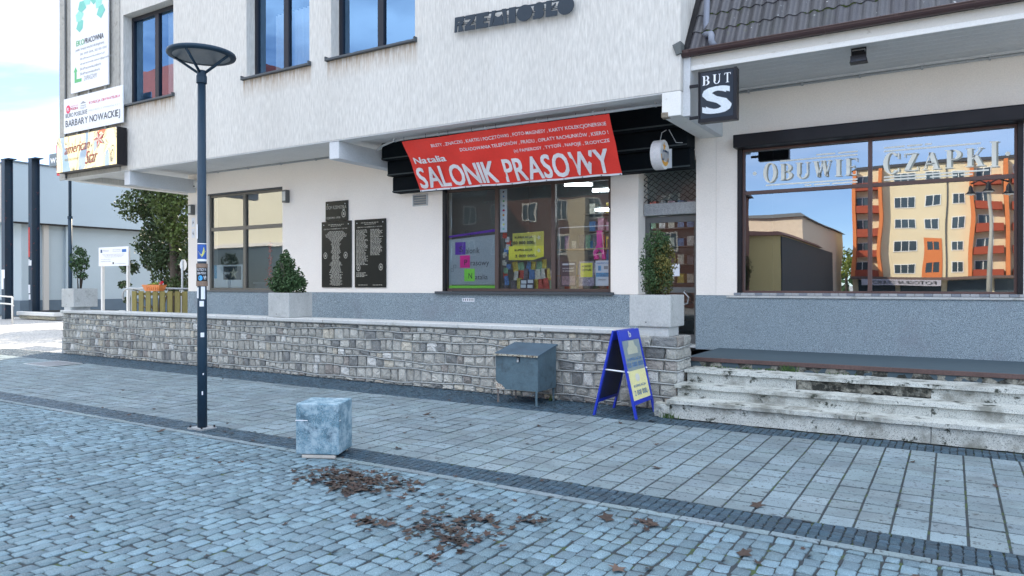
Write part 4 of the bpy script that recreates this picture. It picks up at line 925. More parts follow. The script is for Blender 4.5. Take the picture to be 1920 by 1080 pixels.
t_ = board('deputy_office_sign', 'wide white office sign with dark grey and red lettering, middle one on the corner', -18.42, -15.92, 5.255, 6.095, yp, .03, whites)
tx('BARBARY NOWACKIEJ', -18.34, -16.02, 5.36, 5.57, inkd, .012); tx('BIURO POSELSKIE', -18.34, -17.38, 5.63, 5.73, inkd, .006); tx('PIĘTRO 1 POKÓJ 111', -17.32, -16.05, 5.66, 5.71, M('print_light', (.5, .5, .52), .6))
tx('KOALICJA OBYWATELSKA', -17.3, -16.02, 5.82, 5.90, pk, .012); tx('INICJATYWA', -18.1, -17.78, 5.86, 5.90, pk); tx('POLSKA', -18.1, -17.78, 5.79, 5.85, pk, .02)
part('badge', MB().add([(-18.22 + .10 * math.cos(a), yp - .003, 5.83 + .10 * math.sin(a)) for a in [2 * PI * k / 20 for k in range(20)]], [tuple(range(20))]), pk, t_); tx('iPL', -18.28, -18.17, 5.79, 5.87, whites, .01, yp - .002)
tx('SEJM', -17.68, -17.43, 5.76, 5.81, inkg); part('emblem', MB().box(-17.67, -17.44, yp - .004, yp - .002, 5.835, 5.85).add([(-17.69, yp - .003, 5.89), (-17.555, yp - .003, 5.95), (-17.42, yp - .003, 5.89)], [(0, 1, 2)]), inkg, t_)
t_ = thing('restaurant_sign', 'deep golden mirror sign with red script, lowest on the corner', 'sign', (-17.2, 9.2, 4.29))
part('case', MB().box(-18.47, -15.9, 9.13, 9.35, 4.29, 5.135), blackm, t_)
gm = bpy.data.materials.new('gold_mirror'); gm.use_nodes = True; t__ = NT(gm); b__ = t__.n['Principled BSDF']; b__.inputs['Base Color'].default_value = (.62, .56, .44, 1); b__.inputs['Metallic'].default_value = 1; b__.inputs['Roughness'].default_value = .04
bp__ = t__.new('ShaderNodeBump'); bp__.inputs['Strength'].default_value = 1; bp__.inputs['Distance'].default_value = .05; t__.l.new(t__.noise(t__.pos((1, 1, .6)), 2.6, 0), bp__.inputs['Height']); t__.l.new(bp__.outputs[0], b__.inputs['Normal'])
part('mirror_face', MB().quadxz(-18.46, -15.92, 4.30, 5.125, 9.127), gm, t_)
scr = M('script_red', (.35, .05, .04), .4)
def script(s, a, b, c, d_): part('lettering', text_mb(s, a, b, c, d_, 9.120, -.004, fn=lambda p: (p[0] + (p[2] - c) * .35 , p[1], p[2] + (p[0] - a) * .05)), scr, t_)
script('american', -18.12, -17.05, 4.70, 4.92); script('Star', -17.22, -16.75, 4.40, 4.70)
part('lettering', text_mb('RESTAURANT', -18.1, -17.5, 4.545, 4.60, 9.120, 0), M('gold_dark', (.3, .24, .12), .4), t_)
for k in range(10):
    r0 = [(.26 if j % 2 == 0 else .11) for j in range(10)]; a0, a1 = PI / 2 + .3 + k * PI / 5, PI / 2 + .3 + (k + 1) * PI / 5
    part('star_point', MB().add([(-16.62, 9.12, 4.92), (-16.62 + r0[k] * math.cos(a0), 9.12, 4.92 + r0[k] * .8 * math.sin(a0)), (-16.62 + r0[(k + 1) % 10] * math.cos(a1), 9.12, 4.92 + r0[(k + 1) % 10] * .8 * math.sin(a1))], [(0, 1, 2)]), M('star_red', (.5, .07, .05), .35) if k % 2 else M('star_pale', (.7, .55, .45), .3), t_)

# ------------------------------------------------------------------ plaques, vent, wall lamps, plates, camera
graniteb = M('black_granite', (.006, .008, .009), .16, .1, 3, .05, 60, 0, spec=.28); engr = M('engraved', (.42, .40, .34), .7)
def plaque(label, x0, x1, z0, z1): 
    t_ = thing('plaque', label, 'plaque', ((x0 + x1) / 2, W - .03, z0)); part('slab', MB().bev(x0, x1, W - .032, W - .002, z0, z1, .004), graniteb, t_)
    for sx in (x0 + .07, x1 - .07): part('screw', MB().tube([(sx, W - .040, z1 - .07), (sx, W - .032, z1 - .07)], .012, 8), galv, t_)
    return t_
PY = W - .035
def words(t_, cx, z, w, g, h=.011, left=False):
    mb = MB(); x = cx - (0 if left else w / 2); end = x + w
    while x < end - .02:
        l = min(g.uniform(.03, .08), end - x); mb.quadxz(x, x + l, z, z + h * g.uniform(.85, 1.1), PY); x += l + .013
    return mb
def seal(t_, cx, cz1, r_):
    mb = MB()
    for k in range(16): a, b = 2 * PI * k / 16, 2 * PI * (k + 1) / 16; mb.add([(cx + r_ * math.cos(a), PY, cz1 + 1.25 * r_ * math.sin(a)), (cx + r_ * math.cos(b), PY, cz1 + 1.25 * r_ * math.sin(b)), (cx + .8 * r_ * math.cos(b), PY, cz1 + r_ * math.sin(b)), (cx + .8 * r_ * math.cos(a), PY, cz1 + r_ * math.sin(a))], [(0, 1, 2, 3)])
    mb.add([(cx - .4 * r_, PY, cz1 - .5 * r_), (cx - .1 * r_, PY, cz1 - .5 * r_), (cx, PY, cz1 + .3 * r_), (cx - .3 * r_, PY, cz1 + .6 * r_)], [(0, 1, 2, 3)]).add([(cx + .1 * r_, PY, cz1 - .5 * r_), (cx + .4 * r_, PY, cz1 - .5 * r_), (cx + .3 * r_, PY, cz1 + .6 * r_), (cx, PY, cz1 + .3 * r_)], [(0, 1, 2, 3)])
    part('seal', mb, engr, t_)
g = random.Random(12)
t_ = plaque('small square black granite plaque with a medal, topmost of the three', -11.42, -10.775, 2.945, 3.37)
tx('DOM RZEMIOSŁA', -11.38, -10.81, 3.20, 3.27, engr, .0, W - .033); tx('LĘBORK-1978', -11.38, -10.98, 2.985, 3.04, engr, .0, W - .033); seal(t_, -10.885, 3.09, .06)
part('medal_ribbon', MB().quadxz(-10.915, -10.855, 3.17, 3.185, PY), engr, t_)
t_ = plaque('tall black granite plaque with centred rows of gilded names, lower left', -11.535, -10.68, 1.545, 2.94)
mb = MB()
for k in range(52):
    z = 2.72 - k * .0222; w = [.42, .5, .6, .66, .7, .66, .52, .44, .36, .30, .26, .26, .3, .28, .26, .24, .24, .24, .26, .3, .3, .24, .22, .24, .26, .26, .24, .22, .22, .26, .34, .38, .4, .3][min(k // 1, 33)] if k < 34 else g.uniform(.22, .42)
    q_ = words(t_, -11.11, z, w * g.uniform(.85, 1), g); mb.add(q_.v, q_.f)
for z in (2.865, 2.835): q_ = words(t_, -11.11, z, .45 if z > 2.85 else .3, g); mb.add(q_.v, q_.f)
part('name_rows', mb, engr, t_); tx('LĘBORSCY RZEMIEŚLNICY OD 1945', -11.47, -10.78, 2.765, 2.80, engr, .01, W - .033); seal(t_, -11.42, 2.22, .055); seal(t_, -10.83, 2.22, .055)
t_ = plaque('tall black granite plaque with two columns of white names, on the right', -10.58, -9.735, 1.545, 2.94)
mb = MB()
for k in range(30):
    for cx_, n_ in ((-10.53, 30), (-10.14, 22)):
        if k < n_: q_ = words(t_, cx_, 2.72 - k * .0245, g.uniform(.22, .34), g, left=True); mb.add(q_.v, q_.f)
for k in range(4): q_ = words(t_, -10.53, 1.84 - k * .025, g.uniform(.2, .34), g, left=True); mb.add(q_.v, q_.f)
for z in (2.865, 2.835): q_ = words(t_, -10.15, z, .5 if z > 2.85 else .3, g); mb.add(q_.v, q_.f)
for cx_ in (-10.35, -9.95): q_ = words(t_, cx_, 1.59, .26, g); mb.add(q_.v, q_.f)
part('name_rows', mb, engr, t_); tx('LĘBORSCY RZEMIEŚLNICY OD 1945', -10.5, -9.82, 2.765, 2.80, engr, .01, W - .033); seal(t_, -10.47, 1.95, .055); seal(t_, -9.86, 1.96, .055)
vt = thing('vent_grille', 'small slatted metal vent in the wall below the black awning', 'vent', (-8.87, W, 3.13))
part('frame', MB().box(-9.05, -9.03, W - .02, W - .001, 3.14, 3.37).box(-8.71, -8.69, W - .02, W - .001, 3.14, 3.37).box(-9.03, -8.71, W - .02, W - .001, 3.35, 3.37).box(-9.03, -8.71, W - .02, W - .001, 3.14, 3.155), galv, vt)
for k in range(4): part('slat', MB().add([(-9.03, W - .002, 3.205 + k * .047), (-8.71, W - .002, 3.205 + k * .047), (-8.71, W - .03, 3.165 + k * .047), (-9.03, W - .03, 3.165 + k * .047)], [(0, 1, 2, 3)]), galv, vt)
def wall_lamp(x0, x1, z0, z1, label):
    t_ = thing('wall_lamp', label, 'wall lamp', ((x0 + x1) / 2, W - .1, z0)); part('body', MB().bev(x0, x1, W - .115, W - .002, z0, z1, .006), greyf, t_)
    part('side_panel', MB().box(x0 + .015, x1 - .015, W - .119, W - .116, z0 + .04, z1 - .04), galv, t_)
wall_lamp(-12.68, -12.55, 3.42, 3.70, 'small grey box wall lamp right of the left ground-floor window'); wall_lamp(-16.04, -15.92, 3.32, 3.57, 'small grey box wall lamp on the wall end above the number plates')
for k, (z, nn_) in enumerate(((3.03, '64'), (2.76, '46'))):
    t_ = thing('number_plate', ('upper' if k == 0 else 'lower') + ' small white enamel number plate on the wall end', 'number plate', (-15.98, W, z)); part('plate', MB().bev(-16.05, -15.93, W - .006, W - .001, z, z + .22, .002), whites, t_); part('lettering', text_mb(nn_, -16.02, -15.96, z + .06, z + .16, W - .007, .0), inkd, t_)
cm = thing('security_camera', 'small white dome camera under the overhang at the left wall end', 'camera', (-15.68, 10.95, 4.0)); part('dome', MB().lathe([(.0, -.07), (.045, -.05), (.06, 0), (.06, .1), (0, .1)], 16, (-15.7, 10.95, 4.02)), whitep, cm, smooth=True); part('lens', MB().lathe([(0, -.02), (.03, 0), (0, .02)], 12, (-15.7, 10.9, 3.99)), blackm, cm)
t_ = thing('barcode_sticker', 'small white striped sticker on the plinth under the kiosk window', 'sticker', (-7.7, W, 1.29))
part('paper', MB().box(-7.85, -7.58, W - .022, W - .019, 1.285, 1.35), whites, t_)
for k in range(6): part('stripe', MB().quadxz(-7.83 + k * .042, -7.81 + k * .042, 1.30, 1.34, W - .0235), inkd, t_)
# ------------------------------------------------------------------ things seen through the kiosk windows
GY = W + .05 + .035
tl_e = emis('tube_light', (.9, .96, 1.0), 16.0)
for (xa, za, xb, zb, y, lb) in ((-5.75, 3.36, -5.05, 3.36, 12.3, 'glowing fluorescent tube nearest the top right of the kiosk window'), (-6.7, 3.62, -6.2, 3.62, 13.0, 'glowing fluorescent tube deeper inside the kiosk'), (-5.6, 2.97, -5.0, 2.97, 12.1, 'lower glowing tube above the kiosk shelf')):
    t_ = thing('fluorescent_lamp', lb, 'lamp', ((xa + xb) / 2, y, za)); part('tube', MB().tube([(xa, y, za), (xb, y + .25, zb)], .022, 8), tl_e, t_); part('housing', MB().box(xa, xb, y - .03, y + .3, za + .03, za + .06), whitep, t_)
film = M('frosted_film', (.42, .45, .47), .7, .03, 1); purp = M('purple_film', (.16, .05, .42), .6); pinkf = M('pink_film', (.85, .04, .35), .6); greenf = M('green_film', (.35, .8, .12), .6)
t_ = thing('window_film', 'frosted film with purple, pink and green squares and handwritten name in the left kiosk pane', 'window film', (-7.7, GY, 1.5))
fy = GY + .012
part('film', MB().add([(-8.25, fy, 1.60), (-7.19, fy, 1.60), (-7.19, fy, 2.53), (-8.25, fy, 2.46)], [(0, 1, 2, 3)]), film, t_)
part('stripe', MB().add([(-8.25, fy, 2.50), (-7.19, fy, 2.58), (-7.19, fy, 2.63), (-8.25, fy, 2.54)], [(0, 1, 2, 3)]), purp, t_); part('stripe', MB().quadxz(-8.25, -7.19, 1.535, 1.585, fy), greenf, t_)
for (a, b, c, d_, mm, ch) in ((-8.10, -7.86, 2.17, 2.41, purp, 'S'), (-7.99, -7.76, 1.92, 2.155, pinkf, 'P'), (-7.89, -7.65, 1.665, 1.90, greenf, 'N')):
    part('square', MB().quadxz(a, b, c, d_, fy - .003), mm, t_); part('lettering', text_mb(ch, a + .10, b - .06, c + .05, d_ - .08, fy - .005), inkd, t_)
for s_, a, b, c, d_ in (('alonik', -7.85, -7.54, 2.19, 2.30), ('rasowy', -7.74, -7.33, 1.93, 2.03), ('atalia', -7.64, -7.36, 1.70, 1.79)): part('lettering', text_mb(s_, a, b, c, d_, fy - .004, -.005), inkd, t_)
for a, b in ((-7.86, 2.56), (-7.80, 2.50), (-7.74, 2.53), (-8.2, 1.85), (-8.14, 1.92)):
    part('doodle', MB().box(a, a + .06, fy - .005, fy - .004, b, b + .004).box(a, a + .06, fy - .005, fy - .004, b + .056, b + .06).box(a, a + .004, fy - .005, fy - .004, b + .004, b + .056).box(a + .056, a + .06, fy - .005, fy - .004, b + .004, b + .056), inkd, t_)
t_ = thing('lottery_poster', 'bright yellow jackpot poster in two panels stuck in the middle kiosk pane', 'poster', (-6.53, GY, 2.05)); yb_ = M('jackpot_yellow', (.82, .74, .10), .55); yg = M('jackpot_gold', (.62, .56, .12), .45)
part('panel', MB().add([(-6.82, fy, 2.30), (-6.17, fy, 2.30), (-6.17, fy, 2.55), (-6.82, fy, 2.53)], [(0, 1, 2, 3)]), yg, t_); part('panel', MB().add([(-6.90, fy - .003, 2.05), (-6.40, fy - .003, 2.04), (-6.17, fy - .003, 2.10), (-6.17, fy - .003, 2.298), (-6.90, fy - .003, 2.30)], [(0, 1, 2, 3, 4)]), yb_, t_)
for s_, a, b, c, d_ in (('KUMULACJA', -6.77, -6.40, 2.425, 2.475), ('150 000 000,-', -6.81, -6.33, 2.32, 2.385), ('KUMULACJA', -6.77, -6.40, 2.195, 2.245), ('2 000 000,-', -6.76, -6.30, 2.085, 2.145)): part('lettering', text_mb(s_, a, b, c, d_, fy - .007, .03), inkd, t_)
for c in (2.42, 2.19): part('star_mark', MB().add([(-6.27 + (.05 if k % 2 else .022) * math.cos(k * PI / 5), fy - .006, c + .02 + (.05 if k % 2 else .022) * math.sin(k * PI / 5)) for k in range(10)], [tuple(range(10))]), M('poster_cream', (.7, .68, .5), .5), t_)
t_ = thing('sticker_strip', 'narrow white strip of little coloured logos running down beside the kiosk mullion', 'sticker strip', (-7.01, GY, 2.5)); part('strip', MB().quadxz(-7.085, -6.935, 2.56, 3.35, fy - .003), whites, t_)
g = random.Random(2)
for k in range(9):
    cx, cz = -7.01, 2.62 + k * .085; r_ = .026; mm = [teal, yel, inkg, orange, pk, inkg, grn, blu, inkd][k]
    part('logo_mark', MB().add([(cx + r_ * math.cos(a) * g.uniform(.6, 1.2), fy - .006, cz + r_ * math.sin(a) * g.uniform(.6, 1)) for a in [2 * PI * j / 7 for j in range(7)]], [tuple(range(7))]), mm, t_)
def poster(label, x0, x1, z0, z1, mm, bits, yy=None):
    yy = yy or fy; t_ = thing('poster', label, 'poster', ((x0 + x1) / 2, yy, z0)); part('sheet', MB().box(x0, x1, yy, yy + .002, z0, z1), mm, t_)
    for (nm_, a, b, c, d_, m2) in bits:
        a, b, c, d_ = x0 + (x1 - x0) * a, x0 + (x1 - x0) * b, z0 + (z1 - z0) * c, z0 + (z1 - z0) * d_
        if nm_: part('lettering', text_mb(nm_, a, b, c, d_, yy - .005, .02), m2, t_)
        else: part('picture', MB().quadxz(a, b, c, d_, yy - .003), m2, t_)
    return t_
darkp = M('poster_dark', (.05, .06, .09), .4, .3, 12); pic1 = M('photo_print', (.30, .22, .25), .5, .6, 14, .4, 60, 0); pic2 = M('photo_print_blue', (.10, .35, .62), .5, .5, 10, .4, 60, 0); pic3 = M('photo_print_mixed', (.35, .30, .36), .5, .7, 18, .5, 70, 0)
poster('dark magazine poster with pink flowers, left of three at the kiosk window foot', -5.83, -5.53, 1.57, 2.0, darkp, [('', .08, .92, .06, .42, pic1), ('', .1, .5, .86, .93, whites), ('', .55, .9, .88, .93, whites), ('NOWOŚĆ', .12, .85, .70, .77, whites), ('W SPRZEDAŻY', .12, .88, .60, .66, whites)])
poster('poster with a yellow note on it, middle of three at the kiosk window foot', -5.48, -5.19, 1.58, 2.0, pic3, [('', .1, .88, .36, .94, yb_), ('NOWOŚĆ', .2, .8, .76, .86, inkd), ('DO NAS', .2, .8, .60, .70, inkd)])
poster('white and blue printed notice, right of three at the kiosk window foot', -5.17, -4.92, 1.58, 2.01, whites, [('', .04, .96, .36, .52, pic2), ('wygodnieTutaj', .08, .95, .86, .93, blu), ('', .2, .42, .60, .80, pic2), ('', .62, .92, .66, .78, inkg), ('ZAPRASZAMY', .2, .8, .22, .27, inkg)])
t_ = thing('notice_board', 'dark board with four white slips low in the middle kiosk pane', 'notice board', (-6.53, GY, 1.53)); part('board', MB().box(-6.67, -6.38, fy + .02, fy + .025, 1.53, 1.70), darkp, t_)
for a, b in ((-6.65, 1.62), (-6.51, 1.63), (-6.66, 1.545), (-6.52, 1.54)): part('slip', MB().quadxz(a, a + .11, b, b + .06, fy + .017), whites, t_)
sh = thing('display_shelf', 'wooden shelf with thin white posts inside the right kiosk pane', 'shelf', (-5.4, 11.5, 2.2)); wood = M('shelf_wood', (.42, .30, .20), .6, .1, 4)
for z in (1.75, 2.22): part('board', MB().box(-6.1, -4.9, 11.55, 11.85, z, z + .025), wood, sh)
part('rail', MB().box(-5.94, -4.86, 11.3, 11.31, 2.60, 2.612).box(-5.94, -5.93, 11.3, 11.31, 1.5, 2.6), whites, sh)
for (nm_, lb, x, mm) in (('pink_toy', 'bright pink figure standing on the kiosk shelf', -5.28, pinkf), ('blue_bag', 'blue bag on the kiosk shelf beside the pink figure', -5.03, M('bag_blue', (.02, .10, .3), .6))):
    mb = MB()
    if nm_ == 'pink_toy': mb.tube([(x - .06, 11.6, 2.05), (x - .09, 11.6, 2.16), (x, 11.6, 2.3), (x, 11.6, 2.38)], [.05, .045, .06, .05], 8).tube([(x + .08, 11.6, 2.05), (x + .07, 11.6, 2.16), (x, 11.6, 2.28)], [.04, .04, .05], 8).box(x - .04, x + .06, 11.55, 11.6, 2.33, 2.55)
    else: mb.bev(x - .1, x + .12, 11.55, 11.7, 2.03, 2.22, .03, 2).tube([(x - .05, 11.6, 2.2), (x - .03, 11.6, 2.28), (x + .05, 11.6, 2.28), (x + .07, 11.6, 2.2)], .008, 5)
    solo(nm_, mb, mm, lb, nm_.split('_')[1], loc=(x, 11.6, 2.05))
g = random.Random(41); magm = [M('mag_%d' % k, c, .45, .5, 16, .4, 60, 0) for k, c in enumerate(((.5, .08, .06), (.55, .52, .45), (.08, .2, .42), (.6, .45, .1), (.12, .12, .14), (.45, .25, .35), (.2, .38, .25), (.62, .62, .62)))]
def mag(x, y, z, w, h, tl_): 
    c_, s_ = math.cos(tl_), math.sin(tl_)
    mb = MB().add([(x + a * c_ - b * s_, y + dy, z + a * s_ + b * c_) for dy in (0, .006) for a, b in ((-w / 2, 0), (w / 2, 0), (w / 2, h), (-w / 2, h))], [(0, 1, 2, 3), (7, 6, 5, 4), (0, 4, 5, 1), (1, 5, 6, 2), (2, 6, 7, 3), (3, 7, 4, 0)])
    ci_ = g.randrange(8); zone = 'in the low rack of the middle kiosk pane' if y < 11.5 and x > -6.95 else ('clipped beside the kiosk mullion' if y < 11.5 else 'on the ' + ('lower' if z < 1.6 else 'middle' if z < 2 else 'upper') + ' board inside the right kiosk pane')
    solo('magazine', mb, magm[ci_], ('red', 'cream', 'blue', 'mustard', 'dark grey', 'mauve', 'green', 'white')[ci_] + ' magazine ' + zone, 'magazine', 'magazines displayed in the kiosk window', loc=(x, y, z))
for k in range(22): mag(-6.85 + (k % 8) * .115 + g.uniform(-.02, .02), 11.28 + .05 * (k // 8), 1.52 + .16 * (k // 8), g.uniform(.09, .13), g.uniform(.15, .22), g.uniform(-.2, .2))
for k in range(14): mag(-7.08 + g.uniform(0, .12), 11.24 + g.uniform(0, .04), 1.52 + k * .072, .09, .10, g.uniform(-.15, .15))
for k in range(24): mag(-6.0 + (k % 8) * .14 + g.uniform(-.02, .02), 11.75, (1.775, 2.245, 1.50)[k // 8], g.uniform(.08, .14), g.uniform(.14, .26), g.uniform(-.08, .08))
ba = thing('shelf_rack', 'tall dark rack packed with red and grey packets at the back of the kiosk', 'rack', (-5.4, 14.0, .62))
for k in range(7):
    part('shelf', MB().box(-6.6, -4.2, 13.7, 14.1, .9 + k * .36, .92 + k * .36), greyf, ba)
for k in range(60):
    r_, c_ = divmod(k, 12); x = -6.5 + c_ * .19; part('packet', MB().box(x, x + .13, 13.75, 13.95, 1.64 + r_ * .36, 1.64 + r_ * .36 + g.uniform(.15, .27)), g.choice(magm), ba)
t_ = thing('door_notice', 'white paper notice taped inside the kiosk door', 'notice', (-3.75, W + .3, 1.75)); part('paper', MB().quadxz(-3.93, -3.78, 1.74, 1.94, W + .322), whites, t_); part('lettering', text_mb('OTWARTE', -3.91, -3.80, 1.86, 1.885, W + .319), inkg, t_)
# left parlour window
t_ = thing('shop_poster', 'white poster with a dark star drawing in the left ground-floor window', 'poster', (-14.9, GY, 1.55)); py_ = W + .12
part('sheet', MB().quadxz(-15.36, -14.30, 1.53, 2.08, py_), whites, t_); part('edge', MB().quadxz(-15.36, -15.25, 1.75, 2.08, py_ - .002), pic2, t_)
part('picture', MB().quadxz(-15.0, -14.35, 1.72, 2.04, py_ - .003), darkp, t_)
part('star_outline', MB().add([(-14.62 + (.16 if k % 2 == 0 else .07) * math.cos(k * PI / 5 + .3), py_ - .006, 1.87 + (.14 if k % 2 == 0 else .06) * math.sin(k * PI / 5 + .3)) for k in range(10)], [tuple(range(10))]), engr, t_); part('lettering', text_mb('american', -14.98, -14.75, 1.85, 1.92, py_ - .006), whites, t_)
mb = MB(); g = random.Random(6)
for k in range(260):
    z = g.uniform(1.55, 2.55); w_ = .05 + (.28 * max(0, 2.15 - z)); x = -13.42 + g.gauss(0, w_ * .5); a = g.uniform(0, 6); l = g.uniform(.02, .07)
    mb.add([(x, W + .16 + g.uniform(0, .1), z), (x + l * math.cos(a), W + .18, z + l * math.sin(a)), (x + l * math.cos(a + .5), W + .2, z + l * math.sin(a + .5))], [(0, 1, 2)])
solo('tinsel_garland', mb, M('tinsel_red', (.7, .09, .05), .4), 'red shredded garland hanging behind the left ground-floor window', 'garland', loc=(-13.42, W + .2, 1.5))['kind'] = 'stuff'
t_ = thing('cafe_counter', 'pale counter behind the left ground-floor window', 'counter', (-14, 12.6, .62)); part('top', MB().box(-15.3, -12.6, 12.3, 12.9, 1.62, 1.67), whites, t_); part('front', MB().box(-15.28, -12.62, 12.34, 12.38, .62, 1.618), whites, t_)
# curtains in the upper windows
cur = M('curtain_white', (.62, .62, .60), .9)
def curtain(label, x0, x1, z0, z1, y):
    mb = MB(); n = 60
    for k in range(n + 1):
        x = x0 + (x1 - x0) * k / n; d_ = .03 * math.sin(k * 1.05) + .012 * math.sin(k * 2.3)
        mb.v += [(x, y + d_, z0), (x, y + d_, z1)]
    mb.f = [(2 * k, 2 * k + 2, 2 * k + 3, 2 * k + 1) for k in range(n)]; solo('curtain', mb, cur, label, 'curtain', smooth=True, loc=((x0 + x1) / 2, y, z0))
curtain('white pleated curtain behind the middle upper window', -11.4, -10.2, 5.8, 6.9, YU + .34); curtain('pale curtain edge behind the left upper window', -14.9, -14.3, 5.8, 7.6, YU + .34)

# ------------------------------------------------------------------ lettering on the shoe shop window
t_ = thing('window_lettering', 'cream serif lettering with ruled lines across the top panes of the shoe shop', 'lettering', (-1, W + .08, 3.0)); wy = W + .09
cream = M('vinyl_cream', (.86, .85, .76), .6, .02, 2, 0, 60, 0)
part('lettering', serif_mb('OBUWIE', -2.42, -1.15, 3.145, 3.385, wy, {0: (3.12, 3.42)}), cream, t_)
part('lettering', serif_mb('CZAPKI', -.82, .50, 3.145, 3.385, wy, {0: (3.12, 3.42), 5: (3.12, 3.45)}), cream, t_)
shadm = M('vinyl_shadow', (.30, .31, .27), .6)
part('letter_shadow', serif_mb('OBUWIE', -2.398, -1.128, 3.133, 3.373, wy + .003, {0: (3.108, 3.408)}), shadm, t_); part('letter_shadow', serif_mb('CZAPKI', -.798, .522, 3.133, 3.373, wy + .003, {0: (3.108, 3.408), 5: (3.108, 3.438)}), shadm, t_)
for a, b, z in ((-2.18, -1.14, 3.428), (-1.68, -1.43, 3.475), (-1.39, -1.14, 3.475), (-2.38, -1.14, 3.085), (-1.84, -1.75, 3.045), (-1.71, -1.50, 3.045), (-1.47, -1.14, 3.045),
                (-.81, .31, 3.44), (-.81, -.56, 3.488), (-.53, -.35, 3.488), (-.32, -.24, 3.488), (-.81, .40, 3.085), (-.81, -.3, 3.045), (-.26, .05, 3.045), (.09, .22, 3.045)):
    part('ruled_line', MB().quadxz(a, b, z - .010, z + .010, wy), cream, t_)
for x in (-2.545, .60): part('dot', MB().add([(x + .028 * math.cos(k * PI / 9), wy, 3.275 + .028 * math.sin(k * PI / 9)) for k in range(18)], [tuple(range(18))]), cream, t_)

# ------------------------------------------------------------------ far left: pale building, posts, sign boards
LB = thing('pale_block', 'pale blue-grey two-tier building with an overhanging upper band at the far left', 'building', (-45, 22, 0))
pale = M('pale_render', (.36, .44, .50), .9, .05, .4, .04, 30, .2, 40); pale2 = M('pale_render_low', (.38, .45, .49), .9, .06, .5, .05, 30, .2, 40); warm_ = M('warm_lit_render', (.46, .44, .41), .9, .05, .5, .04, 30, .2, 40)  # the warm copy has light from the sunlit ground put into its colour
part('upper_band', MB().box(-60, -40, 17.7, 60, 4.77, 7.72), pale, LB); part('upper_front', MB().box(-60, -40.02, 17.66, 17.698, 4.77, 7.72), warm_, LB)
part('coping', MB().box(-60, -39.93, 17.6, 60, 7.722, 7.80), M('coping_dark', (.08, .11, .14), .6), LB)
part('lower_wall', MB().box(-60, -40.5, 18.3, 60, .8, 4.768), pale2, LB); part('wall_base', MB().box(-60, -40.45, 18.2, 60, 0, .798), M('base_blue', (.10, .14, .18), .8), LB)
for y in (19.4, 20.5): part('wall_fin', MB().box(-40.49, -40.3, y - .12, y + .12, .0, 4.765), pale2 if y > 20 else warm_, LB)
part('downpipe', MB().tube([(-40.35, 20.0 + .6, .3), (-40.35, 20.0 + .6, 4.76)], .06, 8), galv, LB, smooth=True); part('shade_strip', MB().box(-40.5, -40.05, 17.75, 60, 4.70, 4.766), blackm, LB)  # solid black strip drawn in for the shade under the upper band
def steel_post(label, x, y, z0, z1, bits):
    t_ = thing('steel_post', label, 'post', (x, y, z0)); dk = M('post_blue', (.012, .03, .055), .5, .1, 4, grime=(5, .62, .68, (.14, .05, .06)))
    part('web', MB().box(x - .015, x + .015, y - .15, y + .15, z0, z1), dk, t_); part('flange', MB().box(x - .16, x + .16, y - .18, y - .152, z0, z1), dk, t_); part('flange', MB().box(x - .16, x + .16, y + .152, y + .18, z0, z1), dk, t_)
    part('cap_bar', MB().box(x - .2, x + .5, y - .19, y + .19, z1, z1 + .05), dk, t_)
    for a, b, c, d_, mm in bits: part('bill', MB().box(x + a, x + b, y - .186, y - .181, c, d_), mm, t_)
steel_post('dark steel post at the very left edge with white bills pasted on it', -37.6, 16.4, 0, 7.4, [(-.15, .15, 1.9, 2.3, whites), (-.16, .05, 1.4, 1.9, whites)])
steel_post('dark steel post with red graffiti and torn white bills, right of the pair', -36.95, 17.25, .3, 7.5, [(-.16, -.02, 2.9, 4.3, M('graffiti_red', (.5, .07, .06), .7, .4, 8)), (-.05, .12, 2.5, 2.75, whites), (-.16, 0, 1.2, 1.6, whites), (-.14, .02, .9, 1.15, whites), (-.14, -.04, 2.5, 2.8, whites)])
lg = thing('planting_ledge', 'low white concrete ledge on rough stones at the foot of the pale building', 'ledge', (-35.8, 18, 0))
part('slab', MB().bev(-37.9, -34.5, 16.9, 20.2, .16, .34, .02), whitep, lg); part('bed', MB().box(-37.7, -34.7, 17.1, 20.0, .341, .36), leafm, lg)
for k in range(14): part('stone', rock(.22, .16, .1, 700 + k), stonem, lg).location = Vector((-37.7 + k * .23, 16.98, .08)) ; 
for o in [c for c in lg.children if c.name.startswith('stone')]:
    o.location -= Vector((0, 0, 0)); a = o.data.color_attributes.new('tint', 'FLOAT_COLOR', 'POINT'); a.data.foreach_set('color', [1.0, .95, .8, 1.0] * len(o.data.vertices))
part('core', MB().box(-37.8, -34.6, 17.05, 20.1, 0, .159), mortar, lg)
hr = thing('tube_railing', 'thin white tube handrail at the left edge of the view', 'railing', (-33.5, 14.5, 0))
for z in (1.10, .80): part('rail', MB().tube([(-37.5, 14.5, z + .12), (-32.9, 14.5, z), (-32.75, 14.5, z - .06)], .03, 8), whitep, hr, smooth=True)
part('upright', MB().tube([(-32.85, 14.5, 0), (-32.85, 14.5, 1.08)], .035, 8), whitep, hr, smooth=True); part('upright', MB().tube([(-36.2, 14.5, 0), (-36.2, 14.5, 1.15)], .035, 8), whitep, hr, smooth=True)
ps = thing('thin_dark_pole', 'thin dark pole rising behind the far planter up to the overhang', 'pole', (-25.85, 13.2, 0)); part('pole', MB().tube([(-25.85, 13.2, 0), (-25.85, 13.2, 3.9)], .065, 10), steelb, ps, smooth=True); part('pole', MB().tube([(-25.85, 13.2, 3.9), (-25.85, 13.2, 7.2)], .05, 10), steelb, ps, smooth=True); part('collar', MB().tube([(-25.85, 13.2, 3.86), (-25.85, 13.2, 3.95)], .08, 10), steelb, ps)
